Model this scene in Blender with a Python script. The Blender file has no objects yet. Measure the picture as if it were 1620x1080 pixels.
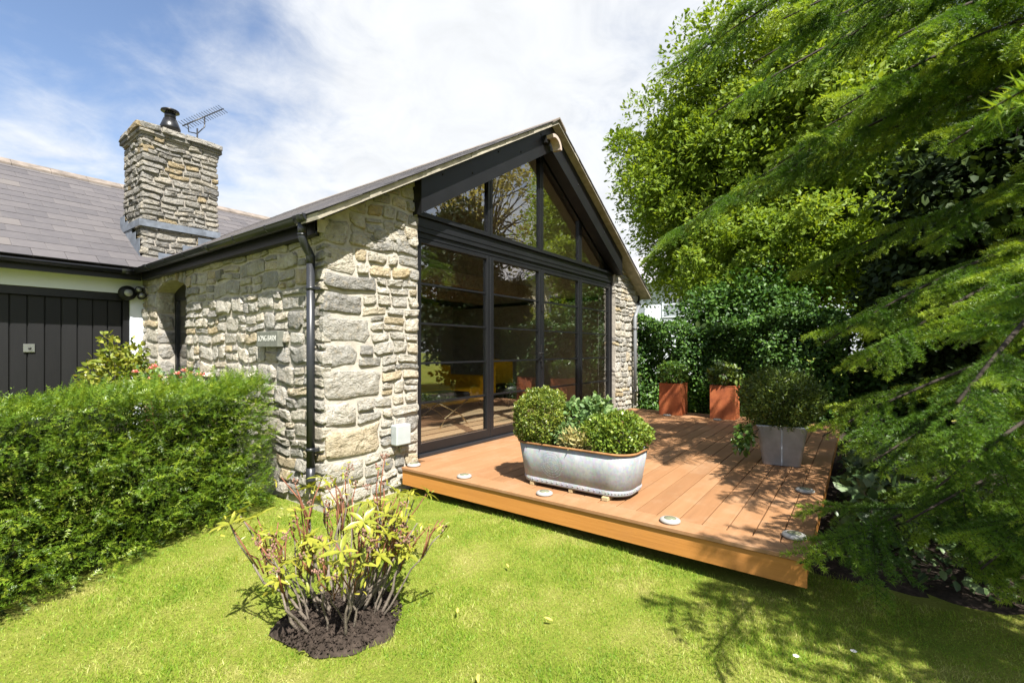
import bpy, bmesh, math, random
import numpy as np
from mathutils import Vector, Matrix

random.seed(7)
rng = np.random.default_rng(7)
SC = bpy.context.scene
COL = SC.collection
R = math.radians

# ------------------------------------------------------------------ camera, sky, sun, exposure
CAM_H = 1.35
cd = bpy.data.cameras.new('camera')
cam = bpy.data.objects.new('camera', cd)
COL.objects.link(cam)
cam.location = (0, 0, CAM_H)
cam.rotation_euler = (R(90), 0, R(-53.4))
cd.sensor_width = 36
cd.lens = 16.44
cd.shift_y = 0.008
cd.clip_start = 0.05
cd.clip_end = 600
cd.dof.use_dof = True
cd.dof.focus_distance = 4.2
cd.dof.aperture_fstop = 3.2
SC.camera = cam

SUN_DIR = Vector((0.36, 0.62, -1.0)).normalized()          # the way the light travels
SUN_EL = math.asin(-SUN_DIR.z)
SUN_ROT = math.atan2(-SUN_DIR.x, -SUN_DIR.y)
world = bpy.data.worlds.new('World')
SC.world = world
world.use_nodes = True


def build_world():
    nt = world.node_tree
    nt.nodes.clear()
    N = nt.nodes.new
    L = nt.links.new
    out = N('ShaderNodeOutputWorld')
    bg = N('ShaderNodeBackground')
    bg.inputs['Strength'].default_value = 0.060
    sky = N('ShaderNodeTexSky')
    sky.sky_type = 'NISHITA'
    sky.sun_disc = False
    sky.sun_elevation = SUN_EL
    sky.sun_rotation = SUN_ROT
    sky.air_density = 1.0
    sky.dust_density = 0.6
    sky.ozone_density = 2.0
    tc = N('ShaderNodeTexCoord')
    sep = N('ShaderNodeSeparateXYZ')
    L(tc.outputs['Generated'], sep.inputs[0])

    def math_(op, a, b=None, c=None, clamp=False):
        n = N('ShaderNodeMath')
        n.operation = op
        n.use_clamp = clamp
        for i, v in enumerate((a, b, c)):
            if v is None:
                continue
            if isinstance(v, (int, float)):
                n.inputs[i].default_value = v
            else:
                L(v, n.inputs[i])
        return n.outputs[0]
    zz = math_('ADD', math_('MAXIMUM', sep.outputs['Z'], 0.0), 0.22)
    px = math_('DIVIDE', sep.outputs['X'], zz)
    py = math_('DIVIDE', sep.outputs['Y'], zz)
    cmb = N('ShaderNodeCombineXYZ')
    L(px, cmb.inputs[0])
    L(py, cmb.inputs[1])

    def noise(scale, detail, rough, off, dist=0.0):
        mp = N('ShaderNodeMapping')
        mp.inputs['Location'].default_value = off
        L(cmb.outputs[0], mp.inputs['Vector'])
        n = N('ShaderNodeTexNoise')
        n.inputs['Scale'].default_value = scale
        n.inputs['Detail'].default_value = detail
        n.inputs['Roughness'].default_value = rough
        n.inputs['Distortion'].default_value = dist
        L(mp.outputs[0], n.inputs['Vector'])
        return n.outputs[0]
    n1 = noise(1.7, 10, 0.6, (3.1, 1.2, 0), 0.35)
    n2 = noise(5.5, 8, 0.62, (0.4, 7.7, 2.0), 0.5)

    def lobe(d, k):
        v = Vector(d).normalized()
        dp = N('ShaderNodeVectorMath')
        dp.operation = 'DOT_PRODUCT'
        dp.inputs[1].default_value = v
        nv = N('ShaderNodeVectorMath')
        nv.operation = 'NORMALIZE'
        L(tc.outputs['Generated'], nv.inputs[0])
        L(nv.outputs[0], dp.inputs[0])
        return math_('POWER', math_('MAXIMUM', dp.outputs['Value'], 0.0), k)
    m = math_('MULTIPLY_ADD', n1, 1.5, -0.62)
    m = math_('MULTIPLY_ADD', n2, 0.55, m)
    m = math_('MULTIPLY_ADD', lobe((.80, .66, .60), 20), 0.75, m)      # the big cumulus over the gable
    m = math_('MULTIPLY_ADD', lobe((.80, .55, .30), 30), 0.40, m)
    m = math_('MULTIPLY_ADD', lobe((.10, 1.0, .46), 22), -0.30, m)     # blue gap over the garage
    m = math_('MULTIPLY_ADD', lobe((.95, .47, .62), 90), -0.35, m)
    low = math_('SUBTRACT', 1.0, math_('DIVIDE', sep.outputs['Z'], 0.42), clamp=True)
    m = math_('MULTIPLY_ADD', low, 0.62, m)
    ramp = N('ShaderNodeMapRange')
    ramp.interpolation_type = 'SMOOTHSTEP'
    ramp.inputs['From Min'].default_value = 0.08
    ramp.inputs['From Max'].default_value = 0.85
    L(m, ramp.inputs['Value'])
    shade = N('ShaderNodeMapRange')
    shade.inputs['From Min'].default_value = 0.3
    shade.inputs['From Max'].default_value = 0.75
    shade.inputs['To Min'].default_value = 0.90
    shade.inputs['To Max'].default_value = 1.05
    L(n2, shade.inputs['Value'])
    cc = N('ShaderNodeVectorMath')
    cc.operation = 'SCALE'
    cc.inputs[0].default_value = (5.6, 5.75, 5.95)
    L(shade.outputs[0], cc.inputs['Scale'])
    blue = N('ShaderNodeVectorMath')
    blue.operation = 'MULTIPLY'
    blue.inputs[1].default_value = (1.25, 1.2, 1.2)
    L(sky.outputs[0], blue.inputs[0])
    mix = N('ShaderNodeMix')
    mix.data_type = 'RGBA'
    L(ramp.outputs[0], mix.inputs['Factor'])
    L(blue.outputs[0], mix.inputs[6])
    L(cc.outputs[0], mix.inputs[7])
    L(mix.outputs[2], bg.inputs['Color'])
    L(bg.outputs[0], out.inputs['Surface'])


build_world()
sl = bpy.data.lights.new('sun', 'SUN')
sl.energy = 5.0
sl.angle = R(0.53)
sl.color = (1.0, 0.955, 0.88)
sun = bpy.data.objects.new('sun', sl)
COL.objects.link(sun)
sun.location = (-10, -20, 30)
sun.rotation_euler = SUN_DIR.to_track_quat('-Z', 'Y').to_euler()
SC.view_settings.view_transform = 'Standard'
SC.view_settings.look = 'None'
SC.view_settings.gamma = 1
SC.view_settings.use_curve_mapping = False
SC.view_settings.exposure = 1.56
SC.render.engine = 'CYCLES'
SC.cycles.use_denoising = True
SC.cycles.max_bounces = 8
SC.cycles.transparent_max_bounces = 12
SC.cycles.caustics_reflective = False
SC.cycles.caustics_refractive = False

# ------------------------------------------------------------------ helpers: objects
ROOT = {}


def tag(o, label=None, cat=None, group=None, kind=None):
    if label: o['label'] = label
    if cat: o['category'] = cat
    if group: o['group'] = group
    if kind: o['kind'] = kind
    return o


def empty(name, loc, label, cat, group=None, rz=0.0):
    o = bpy.data.objects.new(name, None)
    COL.objects.link(o)
    o.location = loc
    o.rotation_euler = (0, 0, rz)
    o.empty_display_size = 0.1
    ROOT[o] = Matrix.Translation(Vector(loc)) @ Matrix.Rotation(rz, 4, 'Z')
    return tag(o, label, cat, group)


def adopt(o, p, local=False):
    """parent o to p; o keeps its world coordinates unless local"""
    if p is not None:
        o.parent = p
        if not local:
            o.matrix_parent_inverse = ROOT.get(p, Matrix.Identity(4)).inverted()
    return o


def obj(name, me, parent=None, local=False, mat=None):
    o = bpy.data.objects.new(name, me)
    COL.objects.link(o)
    if mat is not None and not me.materials:
        me.materials.append(mat)
    return adopt(o, parent, local)


class MB:
    def __init__(s):
        s.v = []
        s.f = []
        s.sm = []

    def face(s, pts, sm=False):
        b = len(s.v)
        s.v += [tuple(p) for p in pts]
        s.f.append(tuple(range(b, b + len(pts))))
        s.sm.append(sm)

    def box(s, a, b, M=None):
        (x0, y0, z0), (x1, y1, z1) = a, b
        P = [(x0, y0, z0), (x1, y0, z0), (x1, y1, z0), (x0, y1, z0), (x0, y0, z1), (x1, y0, z1), (x1, y1, z1), (x0, y1, z1)]
        if M is not None:
            P = [tuple(M @ Vector(p)) for p in P]
        n = len(s.v)
        s.v += P
        for q in ((0, 3, 2, 1), (4, 5, 6, 7), (0, 1, 5, 4), (1, 2, 6, 5), (2, 3, 7, 6), (3, 0, 4, 7)):
            s.f.append(tuple(n + i for i in q))
            s.sm.append(False)
        return s

    def beam(s, p, q, w, h, up=(0, 0, 1), roll_off=(0, 0)):
        """box from p to q, w across, h along up"""
        p, q = Vector(p), Vector(q)
        d = (q - p).normalized()
        u = Vector(up)
        u = (u - d * u.dot(d)).normalized()
        c = d.cross(u)
        P = []
        for e in (p, q):
            for a, b in ((-1, -1), (1, -1), (1, 1), (-1, 1)):
                P.append(tuple(e + c * (a * w / 2 + roll_off[0]) + u * (b * h / 2 + roll_off[1])))
        n = len(s.v)
        s.v += P
        for k in ((0, 3, 2, 1), (4, 5, 6, 7), (0, 1, 5, 4), (1, 2, 6, 5), (2, 3, 7, 6), (3, 0, 4, 7)):
            s.f.append(tuple(n + i for i in k))
            s.sm.append(False)
        return s

    def tube(s, pts, rad, n=8, caps=True, sm=True):
        pts = [Vector(p) for p in pts]
        if isinstance(rad, (int, float)):
            rad = [rad] * len(pts)
        ref = None
        b = len(s.v)
        for i, p in enumerate(pts):
            d = (pts[min(i + 1, len(pts) - 1)] - pts[max(i - 1, 0)]).normalized()
            if ref is None:
                ref = Vector((0, 0, 1)) if abs(d.z) < .9 else Vector((1, 0, 0))
            ref = (ref - d * ref.dot(d))
            if ref.length < 1e-4:
                ref = d.orthogonal()
            ref.normalize()
            c = d.cross(ref)
            for k in range(n):
                a = 2 * math.pi * k / n
                s.v.append(tuple(p + (ref * math.cos(a) + c * math.sin(a)) * rad[i]))
        for i in range(len(pts) - 1):
            for k in range(n):
                k2 = (k + 1) % n
                s.f.append((b + i * n + k, b + i * n + k2, b + (i + 1) * n + k2, b + (i + 1) * n + k))
                s.sm.append(sm)
        if caps:
            s.f.append(tuple(b + k for k in reversed(range(n))))
            s.f.append(tuple(b + (len(pts) - 1) * n + k for k in range(n)))
            s.sm += [False, False]
        return s

    def lathe(s, prof, n=24, c=(0, 0, 0), sm=True, M=None):
        b = len(s.v)
        for r, z in prof:
            for k in range(n):
                a = 2 * math.pi * k / n
                p = Vector((r * math.cos(a), r * math.sin(a), z))
                if M is not None:
                    p = M @ p
                s.v.append((p.x + c[0], p.y + c[1], p.z + c[2]))
        for i in range(len(prof) - 1):
            for k in range(n):
                k2 = (k + 1) % n
                s.f.append((b + i * n + k, b + i * n + k2, b + (i + 1) * n + k2, b + (i + 1) * n + k))
                s.sm.append(sm)
        for i, rev in ((0, True), (len(prof) - 1, False)):
            if prof[i][0] > 1e-4:
                q = [b + i * n + k for k in range(n)]
                s.f.append(tuple(reversed(q) if rev else q))
                s.sm.append(False)
        return s

    def prism(s, poly, a, b):
        """extrude polygon poly (3D points) from offset a to offset b"""
        a, b = Vector(a), Vector(b)
        n = len(s.v)
        k = len(poly)
        s.v += [tuple(Vector(p) + a) for p in poly] + [tuple(Vector(p) + b) for p in poly]
        s.f.append(tuple(n + i for i in range(k)))
        s.f.append(tuple(n + k + i for i in reversed(range(k))))
        for i in range(k):
            j = (i + 1) % k
            s.f.append((n + i, n + k + i, n + k + j, n + j))
        s.sm += [False] * (k + 2)
        return s

    def mesh(s, name):
        me = bpy.data.meshes.new(name)
        me.from_pydata(s.v, [], s.f)
        me.polygons.foreach_set('use_smooth', s.sm)
        me.update()
        return me

    def build(s, name, mat, parent=None, local=False, bevel=0.0, recalc=True):
        me = s.mesh(name)
        if recalc or bevel:
            bm = bmesh.new()
            bm.from_mesh(me)
            bmesh.ops.recalc_face_normals(bm, faces=bm.faces)
            if bevel:
                ed = [e for e in bm.edges if len(e.link_faces) == 2 and e.calc_face_angle(0) > 0.6]
                bmesh.ops.bevel(bm, geom=ed, offset=bevel, segments=1, affect='EDGES', profile=.5)
            bm.to_mesh(me)
            bm.free()
        me.materials.append(mat)
        return obj(name, me, parent, local)


def fast_mesh(name, V, faces_list, mat, rnd=None, smooth=False):
    """V (n,3); faces_list: list of int arrays (m,k)"""
    me = bpy.data.meshes.new(name)
    me.vertices.add(len(V))
    me.vertices.foreach_set('co', np.asarray(V, np.float32).ravel())
    loops = np.concatenate([f.ravel() for f in faces_list]).astype(np.int32)
    starts = []
    o = 0
    for f in faces_list:
        m, k = f.shape
        starts.append(o + np.arange(m) * k)
        o += m * k
    starts = np.concatenate(starts).astype(np.int32)
    me.loops.add(len(loops))
    me.loops.foreach_set('vertex_index', loops)
    me.polygons.add(len(starts))
    me.polygons.foreach_set('loop_start', starts)
    if smooth:
        me.polygons.foreach_set('use_smooth', np.ones(len(starts), bool))
    me.update(calc_edges=True)
    if rnd is not None:
        at = me.attributes.new('rnd', 'FLOAT', 'POINT')
        at.data.foreach_set('value', np.asarray(rnd, np.float32))
    if mat is not None:
        me.materials.append(mat)
    return me


def norm(a):
    return a / np.maximum(np.linalg.norm(a, axis=-1, keepdims=True), 1e-9)


def frames(d, n):
    """rotation matrices with x along d and z near n"""
    d = norm(d)
    n = norm(n - d * np.sum(n * d, -1, keepdims=True))
    return np.stack([d, np.cross(n, d), n], -1)


def scatter(tv, tf, pos, Rm, sc, rnd=None):
    tv = np.asarray(tv, float)
    N, K = len(pos), len(tv)
    sc = np.asarray(sc, float)
    if sc.ndim == 1:
        sc = sc[:, None].repeat(3, 1)
    V = np.einsum('nij,nkj->nki', Rm, tv[None] * sc[:, None, :]) + pos[:, None, :]
    F = [(np.asarray(f, int)[None] + (np.arange(N) * K)[:, None, None]).reshape(-1, len(f[0])) for f in tf]
    r = None if rnd is None else np.repeat(rnd, K)
    return V.reshape(-1, 3), F, r


def merge(parts):
    Vs, Fs, Rs = [], {}, []
    o = 0
    for V, F, r in parts:
        Vs.append(V)
        for f in F:
            Fs.setdefault(f.shape[1], []).append(f + o)
        Rs.append(r if r is not None else np.zeros(len(V)))
        o += len(V)
    return np.concatenate(Vs), [np.concatenate(v) for v in Fs.values()], np.concatenate(Rs)


# leaf templates: x along the leaf, z its normal
LEAF4 = ([(0, 0, 0), (.45, .26, .05), (1, 0, -.06), (.45, -.26, .05)], [[(0, 1, 2), (0, 2, 3)]])
LEAFOV = ([(0, 0, 0), (.3, .30, .07), (.72, .25, .04), (1, 0, -.08), (.72, -.25, .04), (.3, -.30, .07), (.5, 0, 0)],
          [[(0, 1, 6), (1, 2, 6), (2, 3, 6), (3, 4, 6), (4, 5, 6), (5, 0, 6)]])
LEAFPALM = ([(0, 0, 0), (.2, .42, .02), (.45, .22, .04), (.72, .40, -.05), (.70, .15, .03), (1, 0, -.1), (.70, -.15, .03),
             (.72, -.40, -.05), (.45, -.22, .04), (.2, -.42, .02)],
            [[(0, 1, 2), (0, 2, 4), (2, 3, 4), (0, 4, 6), (4, 5, 6), (0, 6, 8), (6, 7, 8), (0, 8, 9)]])
LANCE = ([(0, 0, 0), (.2, .10, .03), (.55, .14, .03), (.85, .07, -.05), (1, 0, -.13), (.85, -.07, -.05), (.55, -.14, .03), (.2, -.10, .03), (.4, 0, 0), (.75, 0, -.05)],
         [[(0, 1, 8), (1, 2, 8), (2, 9, 8), (2, 3, 9), (3, 4, 9), (4, 5, 9), (5, 6, 9), (6, 8, 9), (6, 7, 8), (7, 0, 8)]])


# ------------------------------------------------------------------ helpers: materials
def material(name):
    m = bpy.data.materials.new(name)
    m.use_nodes = True
    nt = m.node_tree
    return m, nt, nt.nodes['Principled BSDF'], nt.nodes['Material Output']


def setp(b, **k):
    for n, v in k.items():
        b.inputs[n.replace('_', ' ')].default_value = v


def tex_noise(nt, scale, detail=4, rough=.55, coord='Object', dist=0, stretch=None):
    tc = nt.nodes.new('ShaderNodeTexCoord')
    n = nt.nodes.new('ShaderNodeTexNoise')
    n.inputs['Scale'].default_value = scale
    n.inputs['Detail'].default_value = detail
    n.inputs['Roughness'].default_value = rough
    n.inputs['Distortion'].default_value = dist
    if stretch:
        mp = nt.nodes.new('ShaderNodeMapping')
        mp.inputs['Scale'].default_value = stretch
        nt.links.new(tc.outputs[coord], mp.inputs[0])
        nt.links.new(mp.outputs[0], n.inputs['Vector'])
    else:
        nt.links.new(tc.outputs[coord], n.inputs['Vector'])
    return n.outputs[0]


def ramp(nt, fac, stops, interp='LINEAR'):
    r = nt.nodes.new('ShaderNodeValToRGB')
    cr = r.color_ramp
    cr.interpolation = interp
    while len(cr.elements) < len(stops):
        cr.elements.new(.5)
    for e, (p, c) in zip(cr.elements, stops):
        e.position = p
        e.color = (*c, 1) if len(c) == 3 else c
    nt.links.new(fac, r.inputs[0])
    return r.outputs[0]


def mixc(nt, fac, a, b, mode='MIX'):
    m = nt.nodes.new('ShaderNodeMix')
    m.data_type = 'RGBA'
    m.blend_type = mode
    for s, v in ((0, fac), (6, a), (7, b)):
        if isinstance(v, (int, float)):
            m.inputs[s].default_value = v
        elif isinstance(v, tuple):
            m.inputs[s].default_value = (*v, 1)
        else:
            nt.links.new(v, m.inputs[s])
    return m.outputs[2]


def mth(nt, op, a, b=None, clamp=False):
    n = nt.nodes.new('ShaderNodeMath')
    n.operation = op
    n.use_clamp = clamp
    for i, v in enumerate((a, b)):
        if v is None: continue
        if isinstance(v, (int, float)): n.inputs[i].default_value = v
        else: nt.links.new(v, n.inputs[i])
    return n.outputs[0]


def bump(nt, b, h, strength=.5, dist=.01, prev=None):
    n = nt.nodes.new('ShaderNodeBump')
    n.inputs['Strength'].default_value = strength
    n.inputs['Distance'].default_value = dist
    nt.links.new(h, n.inputs['Height'])
    if prev is not None:
        nt.links.new(prev, n.inputs['Normal'])
    nt.links.new(n.outputs[0], b.inputs['Normal'])
    return n.outputs[0]


def plain(name, col, rough=.5, spec=.5, metal=0.0, var=.12, scale=8, bumpy=0.0, bscale=60):
    m, nt, b, o = material(name)
    n = tex_noise(nt, scale, 5, .6)
    lo = tuple(c * (1 - var) for c in col)
    hi = tuple(min(1, c * (1 + var)) for c in col)
    nt.links.new(ramp(nt, n, [(.3, lo), (.7, hi)]), b.inputs['Base Color'])
    setp(b, Roughness=rough, Metallic=metal)
    b.inputs['Specular IOR Level'].default_value = spec
    if bumpy:
        bump(nt, b, tex_noise(nt, bscale, 5, .6), bumpy, .01)
    return m


def obj_random(nt):
    return nt.nodes.new('ShaderNodeObjectInfo').outputs['Random']


def attr(nt, name='rnd'):
    a = nt.nodes.new('ShaderNodeAttribute')
    a.attribute_name = name
    return a.outputs['Fac']


def leaf_mat(name, dark, mid, light, trans=.35, rough=.45, spec=.35, nscale=1.2, per_object=False, gloss_tint=None):
    m, nt, b, o = material(name)
    r = attr(nt)
    big = tex_noise(nt, nscale, 3, .6)
    v = mth(nt, 'ADD', mth(nt, 'MULTIPLY', r, .6), mth(nt, 'MULTIPLY', big, .5))
    if per_object:
        v = mth(nt, 'ADD', v, mth(nt, 'MULTIPLY', mth(nt, 'SUBTRACT', obj_random(nt), .5), .25))
    c = ramp(nt, v, [(.2, dark), (.55, mid), (.88, light)])
    nt.links.new(c, b.inputs['Base Color'])
    setp(b, Roughness=rough)
    b.inputs['Specular IOR Level'].default_value = spec
    tr = nt.nodes.new('ShaderNodeBsdfTranslucent')
    tcol = mixc(nt, 1.0, c, (1.35, 1.25, .55), 'MULTIPLY')
    nt.links.new(tcol, tr.inputs[0])
    mx = nt.nodes.new('ShaderNodeMixShader')
    mx.inputs[0].default_value = trans
    nt.links.new(b.outputs[0], mx.inputs[1])
    nt.links.new(tr.outputs[0], mx.inputs[2])
    nt.links.new(mx.outputs[0], o.inputs['Surface'])
    return m


def stone_mat(name, tint=(1, 1, 1), grey=0.0):
    m, nt, b, o = material(name)
    r = attr(nt)
    T = lambda c: tuple(min(1, x * t) for x, t in zip(c, tint))
    base = ramp(nt, r, [(0.0, T((.24, .235, .222))), (.16, T((.36, .348, .318))), (.32, T((.455, .425, .36))), (.5, T((.43, .408, .36))),
                        (.64, T((.35, .34, .315))), (.78, T((.50, .46, .38))), (.9, T((.42, .34, .21))), (1.0, T((.50, .485, .45)))])
    n1 = tex_noise(nt, 9, 6, .65)
    c = mixc(nt, ramp(nt, n1, [(.35, (0, 0, 0)), (.65, (1, 1, 1))]), mixc(nt, 1.0, base, (.72, .70, .66), 'MULTIPLY'), base)
    n2 = tex_noise(nt, 26, 6, .72, dist=.4)
    ochre = ramp(nt, n2, [(.54, (0, 0, 0)), (.72, (1, 1, 1))])
    c = mixc(nt, mth(nt, 'MULTIPLY', ochre, .45), c, T((.46, .34, .17)))
    n3 = tex_noise(nt, 15, 8, .75, dist=.2)
    lich = ramp(nt, n3, [(.57, (0, 0, 0)), (.66, (1, 1, 1))])
    c = mixc(nt, mth(nt, 'MULTIPLY', lich, .55 + grey * .2), c, T((.17, .165, .145)))
    n5 = tex_noise(nt, 11, 6, .7, dist=.6)
    pale = ramp(nt, n5, [(.58, (0, 0, 0)), (.70, (1, 1, 1))])
    c = mixc(nt, mth(nt, 'MULTIPLY', pale, .55), c, T((.60, .585, .54)))
    nt.links.new(c, b.inputs['Base Color'])
    setp(b, Roughness=.92)
    b.inputs['Specular IOR Level'].default_value = .2
    # rough broken face: coarse lumps, strata, then pits
    p = bump(nt, b, tex_noise(nt, 7, 4, .6, dist=.6, stretch=(1, 1, 1.2)), .9, .06)
    p = bump(nt, b, tex_noise(nt, 20, 6, .65, dist=.3, stretch=(1, 1, 1.35)), 1.0, .035, p)
    vo = nt.nodes.new('ShaderNodeTexVoronoi')
    vo.inputs['Scale'].default_value = 48
    tc = nt.nodes.new('ShaderNodeTexCoord')
    mp = nt.nodes.new('ShaderNodeMapping')
    mp.inputs['Scale'].default_value = (1, 1, 1.6)
    nt.links.new(tc.outputs['Object'], mp.inputs[0])
    nt.links.new(mp.outputs[0], vo.inputs['Vector'])
    p = bump(nt, b, ramp(nt, vo.outputs['Distance'], [(.08, (0, 0, 0)), (.3, (1, 1, 1))]), .5, .012, p)
    bump(nt, b, tex_noise(nt, 110, 6, .7), .7, .008, p)
    pit = ramp(nt, tex_noise(nt, 42, 5, .75, dist=.5), [(.30, (.25, .24, .22)), (.40, (1, 1, 1))])
    nt.links.new(mixc(nt, .75, c, pit, 'MULTIPLY'), b.inputs['Base Color'])
    return m


M = {}
M['stone'] = stone_mat('limestone')
M['stone_grey'] = stone_mat('weathered_limestone', (.70, .70, .71), 1.0)
M['mortar'] = plain('lime_mortar', (.38, .35, .30), .95, .1, var=.2, scale=14, bumpy=.6, bscale=80)
M['mortar_grey'] = plain('grey_mortar', (.27, .25, .22), .95, .1, var=.2, scale=14, bumpy=.6, bscale=80)
M['black'] = plain('black_paint', (.006, .0062, .0072), .42, .4, var=.25, scale=5)
M['frame'] = plain('anthracite_frame', (.008, .0085, .010), .36, .45, var=.2, scale=4)
M['pvc'] = plain('grey_black_plastic', (.018, .0195, .023), .36, .45, var=.12, scale=6)
M['render'] = plain('white_render', (.66, .70, .80), .85, .2, var=.04, scale=3, bumpy=.15, bscale=150)
M['cream'] = plain('cream_render', (.62, .55, .42), .85, .2, var=.12, scale=1.2, bumpy=.2, bscale=60)
M['lead'] = plain('lead', (.11, .127, .155), .55, .5, var=.35, scale=9, bumpy=.3, bscale=25)
M['steel'] = plain('brushed_steel', (.55, .55, .55), .3, .5, metal=1.0, var=.1)
M['brass'] = plain('brass', (.75, .6, .35), .25, .5, metal=1.0, var=.1)
M['rubber'] = plain('black_rubber', (.01, .01, .01), .6, .3)
M['beige'] = plain('beige_plastic', (.42, .34, .29), .5, .4, var=.06)
M['meter'] = plain('meter_box_plastic', (.33, .36, .36), .45, .4, var=.07, scale=12)
M['slatecap'] = plain('ridge_tile', (.165, .14, .12), .85, .2, var=.35, scale=7, bumpy=.5, bscale=30)
M['verge'] = plain('verge_mortar', (.29, .265, .21), .9, .2, var=.28, scale=9, bumpy=.5, bscale=40)
M['plaque'] = plain('plaque_slate', (.135, .14, .118), .7, .3, var=.2, scale=30, bumpy=.3, bscale=120)
M['letter'] = plain('carved_letter', (.52, .52, .48), .8, .2)
M['soil'] = plain('soil', (.038, .029, .023), .95, .1, var=.5, scale=30, bumpy=1.0, bscale=40)
M['bark'] = plain('cedar_bark', (.034, .027, .021), .9, .2, var=.4, scale=10, bumpy=.8, bscale=30)
M['bark_grey'] = plain('grey_bark', (.15, .125, .10), .85, .2, var=.4, scale=30, bumpy=.5, bscale=80)
M['twig_red'] = plain('red_brown_twig', (.165, .065, .035), .7, .3, var=.45, scale=18)
M['seedhead'] = plain('dry_seed_head', (.20, .115, .085), .8, .2, var=.4, scale=40)
M['wood_dark'] = plain('dark_timber_soffit', (.03, .025, .02), .6, .3, var=.3)
M['yellow'] = plain('mustard_fabric', (.75, .46, .02), .8, .2, var=.08)
M['leather'] = plain('black_leather', (.012, .011, .011), .4, .5)
M['plaster'] = plain('interior_plaster', (.42, .39, .34), .9, .2, var=.1)
M['beamwood'] = plain('interior_beam', (.30, .22, .13), .6, .3, var=.3, scale=5)
M['petal_pink'] = plain('pink_petal', (.70, .30, .26), .6, .3, var=.2)
M['petal_white'] = plain('white_petal', (.80, .76, .66), .6, .3, var=.1)
M['leaf_dead'] = plain('fallen_leaf', (.50, .36, .08), .6, .3, var=.3, scale=30)
M['glassy'] = plain('lamp_lens', (.30, .31, .30), .12, .6)
M['disc'] = plain('pale_plastic', (.29, .285, .265), .4, .5, var=.06)
M['disc_lens'] = plain('solar_lens', (.16, .17, .11), .25, .6, var=.25, scale=60)
M['chock'] = plain('pine_block', (.36, .28, .15), .7, .3, var=.2, scale=30)
M['rooflight'] = plain('far_slate', (.27, .26, .28), .8, .3, var=.1)
M['far_white'] = plain('far_white_wall', (.66, .70, .76), .85, .2, var=.04)
M['fence'] = plain('garden_fence', (.30, .24, .17), .85, .2, var=.2)


def wood_mat(name, cols, grain=(1, 1, 1), rough=.6, spec=.35, per=.5, bstr=.25):
    m, nt, b, o = material(name)
    n = tex_noise(nt, 14, 6, .6, stretch=grain, dist=.2)
    r = obj_random(nt)
    v = mth(nt, 'ADD', mth(nt, 'MULTIPLY', n, 1 - per), mth(nt, 'MULTIPLY', r, per))
    c = ramp(nt, v, [(.2, cols[0]), (.5, cols[1]), (.8, cols[2])])
    w = tex_noise(nt, 3.0, 6, .7, coord='Object')
    c = mixc(nt, mth(nt, 'MULTIPLY', ramp(nt, w, [(.5, (0, 0, 0)), (.75, (1, 1, 1))]), .35), c, cols[3])
    nt.links.new(c, b.inputs['Base Color'])
    setp(b, Roughness=rough)
    b.inputs['Specular IOR Level'].default_value = spec
    bump(nt, b, tex_noise(nt, 40, 6, .65, stretch=grain), bstr, .004)
    return m


M['deck'] = wood_mat('deck_board', [(.200, .100, .044), (.25, .128, .058), (.295, .158, .078), (.35, .255, .17)], (.12, 1.6, 1), per=.34)
M['fascia'] = wood_mat('deck_fascia', [(.36, .150, .032), (.43, .185, .042), (.47, .21, .055), (.34, .155, .055)], (1.6, .10, 3), per=.1)
M['floorwood'] = wood_mat('interior_board', [(.34, .23, .13), (.42, .29, .17), (.48, .34, .21), (.5, .38, .26)], (.15, 1.6, 1))
M['garage_door'] = wood_mat('black_boarding', [(.006, .006, .007), (.008, .008, .009), (.011, .011, .012), (.015, .0145, .0145)], (2, 2, .1), rough=.5, per=.6)


def slate_mat():
    m, nt, b, o = material('roof_slate')
    r = obj_random(nt)
    base = ramp(nt, r, [(0, (.060, .056, .060)), (.3, (.069, .064, .068)), (.62, (.076, .070, .073)), (.88, (.086, .079, .081)), (.98, (.10, .090, .086))])
    n = tex_noise(nt, 5, 6, .7)
    c = mixc(nt, mth(nt, 'MULTIPLY', ramp(nt, n, [(.48, (0, 0, 0)), (.7, (1, 1, 1))]), .35), base, (.125, .116, .110))
    nt.links.new(c, b.inputs['Base Color'])
    setp(b, Roughness=.7)
    b.inputs['Specular IOR Level'].default_value = .4
    bump(nt, b, tex_noise(nt, 30, 6, .7), .35, .006)
    return m


M['slate'] = slate_mat()


def glass_mat(name, f0=.21, tint=(.95, .97, .96)):
    m, nt, b, o = material(name)
    nt.nodes.remove(b)
    lw = nt.nodes.new('ShaderNodeLayerWeight')
    lw.inputs['Blend'].default_value = .5
    f5 = mth(nt, 'POWER', lw.outputs['Facing'], 4.0)
    fr_out = mth(nt, 'ADD', mth(nt, 'MULTIPLY', f5, 1 - f0), f0, clamp=True)
    t = nt.nodes.new('ShaderNodeBsdfTransparent')
    t.inputs[0].default_value = (*tint, 1)
    g = nt.nodes.new('ShaderNodeBsdfGlossy')
    g.inputs['Roughness'].default_value = 0.0
    # float glass is never quite flat
    bn = nt.nodes.new('ShaderNodeBump')
    bn.inputs['Strength'].default_value = .05
    bn.inputs['Distance'].default_value = .02
    nt.links.new(tex_noise(nt, 2.2, 2, .5), bn.inputs['Height'])
    nt.links.new(bn.outputs[0], g.inputs['Normal'])
    mx = nt.nodes.new('ShaderNodeMixShader')
    nt.links.new(fr_out, mx.inputs[0])
    nt.links.new(t.outputs[0], mx.inputs[1])
    nt.links.new(g.outputs[0], mx.inputs[2])
    nt.links.new(mx.outputs[0], o.inputs['Surface'])
    return m


M['glass'] = glass_mat('window_glass')


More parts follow.
